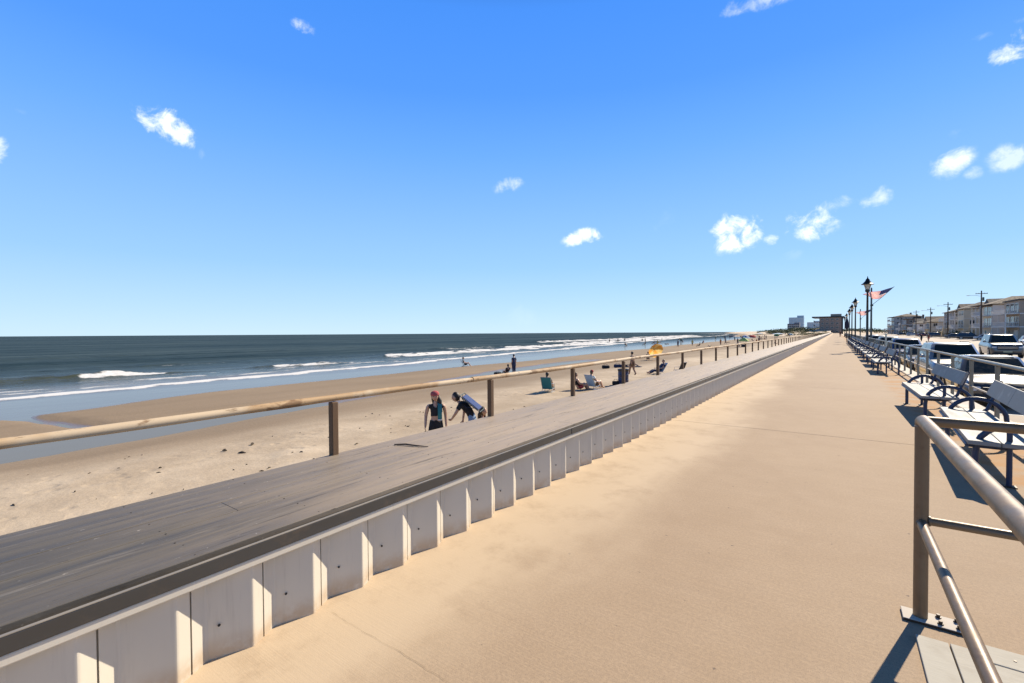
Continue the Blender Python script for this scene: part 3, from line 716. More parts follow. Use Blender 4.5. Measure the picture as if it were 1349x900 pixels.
def make_car(kind, pm, name):
    L, Wd, hood, belt, roof, ws, rf, rr, tg, wr, deck = CARS[kind]; h = Wd/2
    o = empty(name)
    # body: front faces -Y, y = 0 at the front bumper
    st = [(0.0, .72, .42, .60), (.04, .86, .34, hood-.24), (.14, .94, .26, hood-.13), (.40, .985, .22, hood-.05), (.9, 1., .20, hood), (ws-.05, 1., .20, hood+.035), (ws+.1, 1., .20, belt),
          (rf+.3, 1., .20, belt+.01), (rr, 1., .20, belt+.02), (tg-.25, .995, .20, belt+.03), (tg-.02, .985, .22, max(belt+.02, deck)), (L-.25, .965, .25, deck-.01), (L-.06, .90, .32, deck-.09), (L, .78, .42, deck-.30)]
    rings = []
    for yy, w, z0, zt in st:
        a = h*w; zm = z0+(zt-z0)*.62
        half = [(0, z0), (a*.80, z0), (a*.955, z0+.05), (a*.985, z0+(zt-z0)*.32), (a, zm), (a*.965, zm+(zt-zm)*.55), (a*.885, zt-.022), (a*.55, zt), (0, zt+.012)]
        rings.append([(x_, yy, z_) for x_, z_ in half] + [(-x_, yy, z_) for x_, z_ in half[-2:0:-1]])
    body = MB().loft(rings).build('body', pm, o, auto=38)
    # cabin: painted frustum, glass panes set 4 mm proud
    bw, tw = h*.90, h*.70
    zb = belt-.03
    F0, F1, R1, R0 = ws, rf, rr, tg
    def ringat(z_):
        f = (z_-zb)/(roof-.04-zb); w_ = bw+(tw-bw)*f; a = F0+(F1-F0)*f; b_ = R0+(R1-R0)*f
        return [(-w_*.80, a-.03*(1-f), z_), (w_*.80, a-.03*(1-f), z_), (w_, a+.16, z_), (w_*1.012, (a+b_)/2, z_), (w_, b_-.14, z_), (w_*.80, b_, z_), (-w_*.80, b_, z_), (-w_, b_-.14, z_), (-w_*1.012, (a+b_)/2, z_), (-w_, a+.16, z_)]
    rg = [ringat(zb), ringat(roof-.04)]
    top = ringat(roof-.04)
    cx, cy = 0, (F1+R1)/2
    rg += [[(x_*.93, cy+(y_-cy)*.95, roof-.008) for x_, y_, z_ in top], [(x_*.6, cy+(y_-cy)*.7, roof+.012) for x_, y_, z_ in top]]
    MB().loft(rg).build('roof', pm, o, auto=30)
    def pane(i, j, name_, fa=.10, fb=.90, sa=.05, inset=.004):
        A, B_ = Vector(ringat(zb+.035)[i]), Vector(ringat(zb+.035)[j]); C_, D_ = Vector(ringat(roof-.065)[j]), Vector(ringat(roof-.065)[i])
        def P(u, v): return (A*(1-u)+B_*u)*(1-v)+(D_*(1-u)+C_*u)*v
        n_ = (B_-A).cross(D_-A).normalized()*inset
        q = [P(sa, .03), P(1-sa, .03), P(1-sa, .99), P(sa, .99)]
        b_ = MB(); b_.add([v+n_ for v in q]+[v-n_*2 for v in q], [(0,1,2,3), (4,5,1,0), (5,6,2,1), (6,7,3,2), (7,4,0,3)])
        return b_.build(name_, M_glass, o)
    pane(0, 1, 'windscreen', sa=-.04); pane(5, 6, 'rear_window', sa=.02)
    pane(2, 3, 'side_window', sa=.03); pane(3, 4, 'side_window', sa=.03); pane(7, 8, 'side_window', sa=.03); pane(8, 9, 'side_window', sa=.03)
    # front end
    big = kind == 'big_suv'
    gh = hood-.30 if not big else hood-.36
    fy = .04
    g = MB().box(-h*.60, h*.60, -.012, .10, gh-.14-(.08 if big else 0), gh+.07).build('grille', M_blk, o, bevel=.02)
    for k in range(3): MB().box(-h*.57, h*.57, -.022, .0, gh-.10+k*.065, gh-.085+k*.065).build('grille_bar', M_chrome if big else M_blk, g)
    for s_ in (-1, 1):
        b_ = MB(); x0, x1 = sorted((s_*h*.62, s_*h*.90)); b_.box(x0, x1, .0, .16, gh-.06, gh+.075); b_.build('headlight', M_lens, o, bevel=.03)
        b_ = MB(); x0, x1 = sorted((s_*h*.62, s_*h*.86)); b_.box(x0, x1, L-.12, L-.004, deck-.30, deck-.14); b_.build('tail_light', M_tail, o, bevel=.02)
        m_ = MB(); m_.blob((s_*(h+.10), ws+.42, belt+.08), (.10, .06, .075), 8, 6); m_.tube([(s_*(h*.88), ws+.45, belt+.02), (s_*(h+.06), ws+.43, belt+.06)], .025, 6); m_.build('wing_mirror', pm, o, smooth=True)
    MB().box(-h*.80, h*.80, -.03, .16, .27, .40).build('front_bumper', M_blk, o, bevel=.03)
    MB().box(-.26, .26, -.038, -.0, .42, .53).build('number_plate', M_plate, o, bevel=.004)
    MB().box(-h*.80, h*.80, L-.16, L+.03, .30, .42).build('rear_bumper', M_blk, o, bevel=.03)
    for yy in (.86, L-.92):
        for s_ in (-1, 1):
            x_ = s_*(h-.115)
            MB().lathe([(wr+.055, -.108), (wr+.055, .1185)], 22, (x_, yy, wr+.02), 'x').build('wheel_arch', M_blk, o, auto=40)
            w_ = MB().lathe([(wr*.62, -.105), (wr*.93, -.11), (wr, -.08), (wr, .085), (wr*.93, .122), (wr*.62, .122)] if s_ > 0 else [(wr*.62, -.122), (wr*.93, -.122), (wr, -.085), (wr, .08), (wr*.93, .11), (wr*.62, .105)], 22, (x_, yy, wr), 'x').build('wheel', M_tyre, o, auto=40)
            e = s_*.128
            r_ = MB(); r_.lathe(sorted([(wr*.64, e-.006*s_), (wr*.64, e)], key=lambda q: q[1]), 20, (x_, yy, wr), 'x')
            r_.build('rim', M_rim, w_, auto=40)
            sp = MB()
            for k in range(5):
                a = 2*PI*k/5+.3; sp.lathe(sorted([(wr*.13, e), (wr*.11, e+.004*s_)], key=lambda q: q[1]), 8, (x_, yy+wr*.38*math.cos(a), wr+wr*.38*math.sin(a)), 'x')
            sp.build('rim_hole', M_blk, w_)
    if kind != 'sedan':
        for s_ in (-1, 1): MB().tube([(s_*tw*.88, rf+.25, roof+.01), (s_*tw*.88, rf+.32, roof+.05), (s_*tw*.88, rr-.3, roof+.05), (s_*tw*.88, rr-.2, roof+.01)], .016, 6).build('roof_rail', M_blk, o)
    return o
P_gun = paint('gunmetal_paint', (.10, .105, .11)); P_pale = paint('pale_silver_paint', (.40, .40, .39))
for m_ in (P_gun, P_pale, P_silver): m_.node_tree.nodes['Principled BSDF'].inputs['Metallic'].default_value = .55
proto = {}
def car(kind, pm, x_, y_, deg, label, cat='car', group=None, name=None):
    nm = name or {'sedan': 'parked_car', 'suv': 'parked_suv', 'big_suv': 'parked_suv'}[kind]
    if kind not in proto: proto[kind] = (make_car(kind, pm, nm), pm); o = proto[kind][0]; first = True
    else:
        o = copy_tree(proto[kind][0]); o.name = nm
        if pm is not proto[kind][1]: swap(o, proto[kind][1], pm)
    o.location = (x_, y_, LOT+.004); o.rotation_euler = (0, 0, R(deg)); tag(o, label, cat, group)
    return o
G = 'cars parked along the walkway railing'
car('sedan', P_gun, 4.0, 18.6, -1, 'nearest parked car, dark grey with sun glare on its hood, right behind the near benches', group=G)
car('suv', P_pale, 4.2, 25.6, 1, 'pale silver suv with a wide dark windscreen just beyond the nearest parked car', group=G)
car('sedan', P_grey, 4.1, 32.6, 0, 'dark grey car half hidden behind the pale silver suv', group=G)
car('suv', P_blue, 3.9, 39.4, -1, 'dark blue suv facing the viewer beside the thin marker post', group=G)
car('sedan', P_silver, 4.1, 46.0, 0, 'silver car behind the blue suv', group=G)
car('suv', P_green, 4.0, 52.5, 0, 'grey-green suv just right of the nearest lamp post', group=G)
car('sedan', P_green, 4.1, 59.2, 0, 'long grey-green car beyond the grey-green suv', group=G)
car('suv', P_black, 4.1, 66, 0, 'black suv far along the row beyond the nearest lamp', group=G)
car('sedan', P_tan, 4.1, 72.5, 0, 'beige car far along the row near the second lamp', group=G)
car('suv', P_silver, 4.1, 79, 0, 'silver suv almost last in the row of parked cars', group=G)
car('sedan', P_red, 4.1, 86, 0, 'dark red car at the far end of the visible row', group=G)
car('big_suv', P_gun, 11.6, 54.6, -2, 'large grey suv with glaring hood and black grille out on the open road', 'suv')
car('sedan', P_white, 22.6, 95, -6, 'white car at the right picture edge on the far side of the road')
for i, (k_, p_, x_, y_, dg, lb) in enumerate([('sedan', P_silver, 29.4, 141, 80, 'silver car parked in front of the rightmost house'), ('suv', P_black, 29.4, 158, 78, 'black suv parked behind the tallest utility pole'),
    ('sedan', P_grey, 29.6, 176, 84, 'charcoal car parked before the house with the outside stair'), ('suv', P_grey, 29.6, 206, 86, 'charcoal suv parked among the bushes across the road'), ('sedan', P_red, 29.6, 232, 83, 'dark red car in the driveway of the grey house with decks'),
    ('suv', P_white, 29.6, 262, 84, 'white suv parked far off before the houses'), ('sedan', P_black, 29.6, 300, 84, 'black car parked far off before the low houses')]):
    car(k_, p_, x_, y_, dg, lb, group='cars parked before the houses')

# ------------------------------------------------------------------ houses
def stucco(name, c): return plain(name, c, .85, var=.12, scale=1.2, bump=.1, dirt=(tuple(v*.72 for v in c), .35))
M_win = plain('window_glass', (.022, .028, .032), .08, var=.3, scale=.6, spec=.6)
M_trim = plain('white_trim', (.60, .58, .54), .6, var=.08); M_railw = plain('white_balustrade', (.58, .56, .53), .6)
M_roofs = [plain('grey_shingle', (.085, .075, .068), .9, var=.3, scale=3), plain('brown_shingle', (.11, .078, .055), .9, var=.3, scale=3)]
M_door = plain('painted_door', (.10, .075, .06), .6); M_garage = plain('garage_door', (.48, .46, .42), .6, var=.1); M_teal = plain('teal_door', (.05, .17, .20), .6)
WALLS = {'taupe': (.33, .265, .20), 'grey': (.30, .28, .26), 'cream': (.56, .48, .35), 'white': (.66, .61, .54), 'tan': (.44, .33, .22), 'brown': (.19, .135, .10), 'blue-grey': (.20, .225, .25)}
WM = {k: stucco(k.replace('-', '_')+'_siding', v) for k, v in WALLS.items()}
def window(o, x0, x1, y0, y1, z0, z1, axis_):
    """glazed opening: frame ring with a recessed pane, on the face x = x0 or y = y0"""
    f = MB(); d = .09
    if axis_ == 'x':
        f.box(x0-.05, x0+.04, y0-d, y0, z0-d, z1+d); f.box(x0-.05, x0+.04, y1, y1+d, z0-d, z1+d); f.box(x0-.06, x0+.04, y0+.002, y1-.002, z0-d, z0); f.box(x0-.05, x0+.04, y0+.002, y1-.002, z1, z1+d)
        f.box(x0-.045, x0+.03, (y0+y1)/2-.03, (y0+y1)/2+.03, z0+.002, z1-.002)
        w_ = f.build('window', M_trim, o); MB().box(x0-.02, x0+.02, y0, y1, z0, z1).build('pane', M_win, w_)
    else:
        f.box(x0-d, x0, y0-.05, y0+.04, z0-d, z1+d); f.box(x1, x1+d, y0-.05, y0+.04, z0-d, z1+d); f.box(x0+.002, x1-.002, y0-.06, y0+.04, z0-d, z0); f.box(x0+.002, x1-.002, y0-.05, y0+.04, z1, z1+d)
        f.box((x0+x1)/2-.03, (x0+x1)/2+.03, y0-.045, y0+.03, z0+.002, z1-.002)
        w_ = f.build('window', M_trim, o); MB().box(x0, x1, y0-.02, y0+.02, z0, z1).build('pane', M_win, w_)
def house(Y_, wid, dep, fl, wall_m, roof_k, roof_m, label, X_=33., deck=(1, 2), stair=False, plainside=False, teal=False, seed=0):
    """three-floor beach house; front faces -X, the end wall towards the viewer faces -Y"""
    r = random.Random(seed); o = empty('beach_house', (X_, Y_, LOT+.06), label=label, cat='house', group='houses across the road')
    fh = 2.95; H_ = fl*fh
    MB().box(0, dep, 0, wid, 0, H_).build('wall', wall_m, o, bevel=.03)
    mb = MB()
    for k in range(1, fl): mb.box(-.03, dep-.1, -.03, .0-.002, k*fh-.12, k*fh+.10)
    mb.build('floor_band', M_trim, o)
    ov = .55
    if roof_k == 'hip':
        e = [(-ov, -ov, H_), (dep+ov, -ov, H_), (dep+ov, wid+ov, H_), (-ov, wid+ov, H_)]; hh = H_+2.0; m_ = min(wid, dep)/2
        rd = [(m_*.9, m_*.9, hh), (dep-m_*.9, wid-m_*.9, hh)]
        if dep < wid: rd = [(dep/2, m_*.9, hh), (dep/2, wid-m_*.9, hh)]
        else: rd = [(m_*.9, wid/2, hh), (dep-m_*.9, wid/2, hh)]
        b_ = MB(); b_.v = e+[(x_, y_, H_-.16) for x_, y_, z_ in e]+rd
        b_.f = ([(0, 1, 8), (1, 2, 9, 8), (2, 3, 9), (3, 0, 8, 9)] if dep < wid else [(0, 1, 9, 8), (1, 2, 9), (2, 3, 8, 9), (3, 0, 8)]) + [(4, 5, 1, 0), (5, 6, 2, 1), (6, 7, 3, 2), (7, 4, 0, 3), (7, 6, 5, 4)]; b_.mi = [0]*len(b_.f)
        rf_ = b_.build('roof', roof_m, o)
    elif roof_k == 'gable':
        b_ = MB(); b_.v = [(-ov, -.3, H_), (-ov, wid+.3, H_), (dep+ov, -.3, H_), (dep+ov, wid+.3, H_), (-ov, wid/2, H_+wid*.26), (dep+ov, wid/2, H_+wid*.26)]
        b_.f = [(0, 2, 5, 4), (1, 4, 5, 3), (0, 4, 1), (2, 3, 5), (0, 1, 3, 2)]; b_.mi = [0]*5
        rf_ = b_.build('roof', roof_m, o)
        MB().box(-ov-.04, -ov-.005, wid*.30, wid*.70, H_+.1, H_+.9).build('gable_panel', wall_m, rf_)
    else:
        b_ = MB(); b_.box(-.3, dep+.3, -.3, wid+.3, H_+.003, H_+.30); b_.box(dep*.3, dep*.6, wid*.3, wid*.6, H_+.302, H_+1.7); rf_ = b_.build('roof', roof_m, o, bevel=.02)
    MB().box(dep*.62, dep*.62+.9, wid*.35, wid*.35+.7, H_, H_+2.7).build('chimney', WM['brown'], rf_)
    # ground floor: garage, door
    MB().box(-.05, .02, wid*.10, wid*.10+2.7, .03, 2.2).build('garage_door', M_garage, o)
    d_ = MB().box(-.05, .02, wid*.62, wid*.62+1.0, .03, 2.15).build('door', M_teal if teal else M_door, o); MB().blob((-.09, wid*.62+.85, 1.05), (.04, .04, .04), 6, 5).build('handle', M_chrome, d_)
    # decks
    for k in range(1, fl):
        z0 = k*fh
        if k in deck:
            b_ = MB(); D = 2.3; b_.box(-D, -.003, .2, wid-.2, z0-.10, z0+.08)
            dk = b_.build('balcony', M_trim, o)
            b_ = MB()
            b_.box(-D, -D+.06, .2, wid-.2, z0+.98, z0+1.06); b_.box(-D, -.05, .2, .26, z0+.98, z0+1.06)
            b_.box(-D, -D+.05, .2, wid-.2, z0+.16, z0+.21); b_.box(-D, -.05, .2, .25, z0+.16, z0+.21)
            n_ = int(wid/.28)
            for q in range(n_): yy = .3+(wid-.6)*q/(n_-1); b_.box(-D+.012, -D+.048, yy, yy+.05, z0+.212, z0+.978)
            for q in range(8): xx = -D+.1+q*.28; b_.box(xx, xx+.05, .212, .248, z0+.212, z0+.978)
            b_.build('balustrade', M_railw, dk)
            for q in (0, .5, 1): yy = .3+(wid-.8)*q; MB().box(-D+.08, -D+.28, yy, yy+.2, z0-fh+.09 if k > 1 else 0, z0-.103).build('deck_post', M_trim, dk)
            nw = max(2, int(wid/3.2))
            for q in range(nw): y0 = .9+q*(wid-1.8)/nw; window(o, 0, 0, y0, y0+(wid-1.8)/nw-.7, z0+.25, z0+2.35, 'x')
        else:
            nw = max(2, int(wid/3.0))
            for q in range(nw): y0 = .9+q*(wid-1.8)/nw; window(o, 0, 0, y0, y0+1.3, z0+.95, z0+2.25, 'x')
    if 2 in deck and roof_k != 'flat':
        b_ = MB(); b_.box(-2.5, -.003, .0, wid, fl*fh-.42, fl*fh-.20); b_.build('deck_roof', roof_m, o)
        for q in (0, .5, 1): yy = .3+(wid-.8)*q; MB().box(-2.22, -2.06, yy, yy+.16, (fl-1)*fh+.083, fl*fh-.423).build('deck_post', M_trim, o)
    if not plainside:
        for k in range(0 if fl > 2 else 1, fl):
            for q in range(3):
                x0 = 1.3+q*(dep-2.2)/3
                if r.random() < .8: window(o, x0, x0+1.2, 0, 0, k*fh+1.0, k*fh+2.3, 'y')
    else:
        window(o, 2.2, 3.1, 0, 0, fh+1.1, fh+2.2, 'y'); window(o, 6.2, 7.3, 0, 0, 2*fh+.9, 2*fh+2.2, 'y')
    if stair:
        b_ = MB()
        for q in range(15): zz = .2*(q+1)+.03; b_.box(-3.9, -2.6, wid*.95-.30*(q+1), wid*.95-.30*q-.003, zz-.06, zz)
        for s_ in (-3.92, -2.6):
            A, B_ = Vector((s_, wid*.95, .95)), Vector((s_, wid*.95-4.5, 3.95)); b_.tube([A, B_], .05, 6); b_.tube([A-Vector((0, 0, .8)), B_-Vector((0, 0, .85))], .11, 6)
        b_.build('outside_stair', WM['cream'], o)
    return o
HS = [(147, 11.5, 13, 3, 'taupe', 'flat', 0, 'tall flat-topped taupe house at the right picture edge with a blank end wall', 1, (1, 2), False, True, 33),
 (163.5, 9.5, 12, 3, 'white', 'hip', 1, 'pale house with two decks and a teal door left of the tall taupe house', 2, (1, 2), False, True, 32),
 (178, 8.5, 12, 3, 'grey', 'gable', 0, 'grey gabled house with an outside stair behind the tallest utility pole', 3, (2,), True, True, 35),
 (192, 9, 12, 3, 'cream', 'hip', 0, 'cream house with a dark hip roof left of the grey gabled one', 4, (1,), True, False, 31.5),
 (207.5, 8.5, 12, 3, 'white', 'gable', 1, 'white gabled house beside the second utility pole', 5, (1, 2), False, False, 34),
 (222, 12, 12, 3, 'grey', 'hip', 0, 'wide grey house with two rows of dark windows near the middle of the row', 6, (1,), False, False, 33),
 (241, 10, 12, 3, 'taupe', 'flat', 0, 'taupe flat-roofed house left of the wide grey one', 7, (1, 2), False, False, 36),
 (259, 9, 11, 2, 'cream', 'hip', 1, 'small cream house with a brown roof by the fourth utility pole', 8, (1,), False, False, 32),
 (277, 11, 11, 2, 'tan', 'gable', 1, 'low tan gabled house where the row dips', 9, (1,), False, False, 34),
 (298, 11, 11, 2, 'white', 'hip', 0, 'low white house with a grey roof left of the dip', 10, (1,), False, False, 32),
 (321, 11, 11, 2, 'blue-grey', 'gable', 0, 'low blue-grey gabled house near the leftmost utility pole', 11, (1,), False, False, 35),
 (347, 15, 12, 3, 'brown', 'flat', 1, 'brown flat-roofed three-floor house far along the row', 12, (1, 2), False, False, 33),
 (376, 15, 12, 2, 'taupe', 'hip', 0, 'far taupe house with shaded balconies', 13, (1,), False, False, 34),
 (402, 20, 14, 4, 'grey', 'hip', 1, 'large grey building at the far left end of the row', 14, (1, 2, 3), False, False, 32),
 (448, 18, 14, 2, 'tan', 'hip', 1, 'tan building beyond the large grey one, barely visible', 15, (1,), False, False, 33)]
for (Y_, wd_, dp_, fl_, wm_, rk_, rm_, lb_, sd_, dk_, st_, ps_, X_) in HS:
    house(Y_, wd_, dp_, fl_, WM[wm_], rk_, M_roofs[rm_], lb_, X_=X_, deck=dk_, stair=st_, plainside=ps_, teal=(sd_ == 2), seed=sd_)
# condominium at the end of the walkway and the tower blocks beyond
def condo(loc, wx, dy, fl, fh, label):
    o = empty('apartment_building', loc, label=label, cat='building')
    M_c = plain('condo_brick', (.30, .215, .165), .9, var=.15, scale=.8); H_ = fl*fh
    MB().box(4, wx, 0, dy, 0, H_).build('wall', M_c, o)
    MB().box(-1.2, wx+.8, -.8, dy, H_+.003, H_+.85).build('roof', plain('dark_flat_roof', (.03, .027, .026), .8), o)
    MB().box(wx*.58, wx*.95, 3, 10, H_+.853, H_+2.8).build('roof_house', WM['taupe'], o)
    for k in range(fl):
        b_ = MB().box(0, 3.99, -.5, dy, k*fh+fh-.35, k*fh+fh-.05).build('balcony', M_trim, o)
        MB().box(.02, .12, -.48, dy, k*fh+.1, k*fh+1.1).build('balustrade', WM['brown'], b_) if k else None
        for q in range(4):
            x0 = 5.2+q*(wx-6.5)/4
            if k or q % 2: window(o, x0, x0+1.6, 0, 0, k*fh+1.2, k*fh+2.5, 'y')
        MB().box(3.9, 3.985, .8, dy-1, k*fh+.3, k*fh+2.6).build('window', M_win, o)
        MB().box(4.1, wx-.2, -.06, -.003, k*fh+fh-.28, k*fh+fh-.05).build('floor_band', WM['taupe'], o)
    MB().box(wx-.9, wx-.003, -.5, -.065, 0, H_).build('corner_pier', plain('dark_pier', (.04, .035, .035), .8), o)
    return o
condo((-15.2, 448, LOT), 19.6, 26, 4, 3.35, 'brown four-floor apartment block with a dark flat roof at the end of the walkway')
M_curtain = plain('blue_curtain_wall', (.30, .42, .50), .25, var=.15, scale=.15); M_lowgrey = plain('grey_block', (.16, .16, .18), .8)
def tower(loc, w, d, h, m_, label, fl):
    o = empty('tower_block', loc, label=label, cat='tower'); MB().box(0, w, 0, d, 0, h).build('wall', m_, o)
    b_ = MB()
    for k in range(1, fl): b_.box(-.15, w+.15, -.15, -.01, h*k/fl-.25, h*k/fl+.25)
    b_.build('floor_band', M_trim, o); MB().box(w*.55, w-.2, 2, d-2, h, h+h*.12).build('roof_house', m_, o)
    b_ = MB()
    for k in range(6): b_.box(w*(k+.3)/6, w*(k+.75)/6, -.06, -.011, h*.1, h*.93)
    b_.build('window', M_win if m_ is M_lowgrey else M_curtain, o)
    return o
tower((-80, 1100, LOT), 26, 24, 31, M_curtain, 'pale blue glass tower, tallest on the left of the far skyline', 12)
tower((-66, 880, LOT), 17, 16, 15, M_lowgrey, 'dark grey block in front of the pale blue tower', 5)
tower((-44, 1000, LOT), 20, 16, 19, stucco('pale_block', (.42, .47, .50)), 'low pale block right of the blue tower', 7)

# ------------------------------------------------------------------ planting
M_leaf = plain('dune_leaf', (.062, .085, .028), .7, var=.5, scale=.35); M_grass = plain('dune_grass_leaf', (.16, .15, .06), .8, var=.45, scale=.5); M_stem = plain('woody_stem', (.08, .055, .035), .9)
def leaves(mb, c, r, n, s, rr, up=.35):
    for _ in range(n):
        while True:
            p = Vector((rr.uniform(-1, 1), rr.uniform(-1, 1), rr.uniform(-.6, 1)))
            if .25 < p.length < 1 + .25*noise.noise(p*2.3+Vector(c)): break
        q = Vector(c)+Vector((p.x*r[0], p.y*r[1], p.z*r[2]))
        a = Vector((rr.gauss(0, 1), rr.gauss(0, 1), rr.gauss(0, 1))).normalized()*s*rr.uniform(.6, 1.3); b_ = a.cross(Vector((rr.gauss(0, 1), rr.gauss(0, 1), rr.gauss(0, 1)))).normalized()*s*.6
        mb.add([q-a, q+b_, q+a, q-b_], [(0, 1, 2, 3)])
def bush(loc, r, label, mat_, seed, n=320, s=.14, grass=False):
    rr = random.Random(seed); o = empty('bush' if not grass else 'ornamental_grass', loc, label=label, cat='bush' if not grass else 'grass clump', group='bushes before the houses')
    mb = MB()
    if grass:
        for _ in range(n):
            a = rr.uniform(0, 2*PI); l = r[2]*rr.uniform(.6, 1.1); sp = rr.uniform(.1, 1); b0 = Vector((math.cos(a), math.sin(a), 0))
            p0 = b0*r[0]*.3*sp; p1 = b0*r[0]*.6*sp+Vector((0, 0, l*.75)); p2 = b0*r[0]*1.1*sp+Vector((0, 0, l*(1.02-.35*sp))); w_ = Vector((-b0.y, b0.x, 0))*.035
            mb.add([p0-w_, p0+w_, p1+w_, p1-w_, p2], [(0, 1, 2, 3), (3, 2, 4)])
    else:
        for k in range(6): leaves(mb, (rr.uniform(-.5, .5)*r[0], rr.uniform(-.5, .5)*r[1], r[2]*rr.uniform(.35, .65)), tuple(v*rr.uniform(.4, .6) for v in r), n//6, s, rr)
    mb.build('foliage', mat_, o)
    st_ = MB()
    for k in range(5): a = rr.uniform(0, 2*PI); st_.tube([(0, 0, 0), (math.cos(a)*r[0]*.4, math.sin(a)*r[1]*.4, r[2]*.55)], [.035, .012], 5)
    st_.build('stem', M_stem, o)
for i, (y_, x_, rx, rz_, g_, lb) in enumerate([(171, 28.9, 1.8, 1.9, False, 'olive bush left of the tallest utility pole'), (178, 28.7, 1.8, 1.6, True, 'straw-coloured grass clump beside the olive bush'), (186, 28.9, 2.2, 2.2, False, 'dark bush below the second utility pole'),
    (197, 28.8, 2.3, 1.7, True, 'wide yellowish grass clump left of the second utility pole'), (211, 28.9, 2., 2.1, False, 'rounded dark bush before the white gabled house'), (226, 28.9, 2.6, 2., False, 'wide green bush before the grey house'),
    (240, 28.8, 2.2, 1.7, True, 'pale grass clump before the taupe flat-roofed house'), (255, 28.9, 2.6, 2.3, False, 'bush by the fourth utility pole'), (275, 28.9, 3., 2.2, False, 'green bush before the low cream house'), (298, 28.9, 3., 2.2, False, 'far green bush before the low white house'), (330, 28.9, 3., 2.4, False, 'farthest bush at the foot of the row')]):
    bush((x_, y_, LOT+.05), (rx*.7, rx, rz_), lb, M_grass if g_ else M_leaf, 40+i, 260 if not g_ else 200, .16, g_)
mb = MB(); rr = random.Random(5)
for i in range(480):
    y_ = rr.uniform(432, 830); x0 = -16 - .16*(y_-430); x_ = rr.uniform(x0-28, -10 if y_ < 480 else 40)
    if -17 < x_ < 7 and 440 < y_ < 480: continue
    zz = land_z(x_, y_) if x_ < -5 else dune_z(x_, y_); h_ = rr.uniform(.9, 2.6)*(1+.0012*(y_-430))
    leaves(mb, (x_, y_, zz+h_*.3), (rr.uniform(2, 5), rr.uniform(2, 5), h_), 70, .42, rr)
tag(mb.build('dune_scrub', M_leaf), 'dark green scrub covering the dunes beyond the end of the walkway', 'scrub', kind='stuff')
mb = MB(); rr = random.Random(9)
for i in range(60):
    y_ = rr.uniform(360, 432); x_ = rr.uniform(-26-.1*(y_-360), -5); zz = land_z(x_, y_)
    leaves(mb, (x_, y_, zz+.3), (rr.uniform(1, 3), rr.uniform(1, 3), rr.uniform(.5, 1.1)), 60, .25, rr)
tag(mb.build('dune_grass', M_grass), 'pale beach grass on the dune foot beside the far seawall', 'grass', kind='stuff')
# ------------------------------------------------------------------ people and beach things
M_skin = plain('skin_light', (.46, .27, .185), .5, var=.08); M_skin2 = plain('skin_tan', (.27, .145, .09), .5, var=.08)
M_eye = plain('dark_eye', (.02, .015, .012), .3); M_lip = plain('lip', (.36, .12, .10), .5)
def cloth(name, c): return plain(name.replace(' ', '_')+'_cloth', c, .9, var=.22, scale=14)
CL = {k: cloth(k, v) for k, v in {'black': (.014, .014, .017), 'navy': (.022, .032, .075), 'denim': (.19, .28, .41), 'teal': (.03, .17, .185), 'white': (.66, .65, .62), 'red': (.42, .045, .045), 'pink': (.40, .085, .085),
     'grey': (.17, .175, .18), 'orange': (.60, .24, .04), 'yellow': (.62, .47, .12), 'green': (.06, .17, .07), 'blue': (.04, .11, .33), 'navy blue': (.02, .05, .17), 'tan': (.50, .38, .22), 'brown': (.14, .075, .04), 'pale blue': (.36, .49, .60), 'lime': (.42, .52, .16)}.items()}
M_hair = plain('dark_hair', (.018, .012, .010), .6); M_hair2 = plain('brown_hair', (.075, .042, .022), .6)
def skin_mesh(vs, rad, ed, sub=1):
    me = bpy.data.meshes.new('tmp'); me.from_pydata(vs, ed, []); ob = bpy.data.objects.new('tmp', me); col.objects.link(ob)
    md = ob.modifiers.new('s', 'SKIN'); md.use_smooth_shade = True; md.branch_smoothing = .6
    for i, r in enumerate(rad):
        sv = me.skin_vertices[0].data[i]; sv.radius = r if isinstance(r, tuple) else (r, r); sv.use_root = (i == 0)
    if sub: ob.modifiers.new('u', 'SUBSURF').levels = sub
    dg = bpy.context.evaluated_depsgraph_get(); ev = ob.evaluated_get(dg)
    out = bpy.data.meshes.new_from_object(ev); bpy.data.objects.remove(ob); bpy.data.meshes.remove(me)
    r_ = ([tuple(v.co) for v in out.vertices], [tuple(p.vertices) for p in out.polygons]); bpy.data.meshes.remove(out); return r_
BONES = [('pel', 'spn'), ('spn', 'chs'), ('chs', 'nck'), ('nck', 'hed')] + [(a+s_, b_+s_) for s_ in 'LR' for a, b_ in (('sh', 'el'), ('el', 'wr'), ('wr', 'hd'), ('hp', 'kn'), ('kn', 'an'), ('an', 'to'))] + [('chs', 'shL'), ('chs', 'shR'), ('pel', 'hpL'), ('pel', 'hpR')]
RAD = {'pel': (.135, .105), 'spn': (.118, .09), 'chs': (.135, .10), 'nck': .05, 'hed': .052, 'sh': .052, 'el': .039, 'wr': .027, 'hd': (.035, .02), 'hp': .088, 'kn': .056, 'an': .037, 'to': .034}
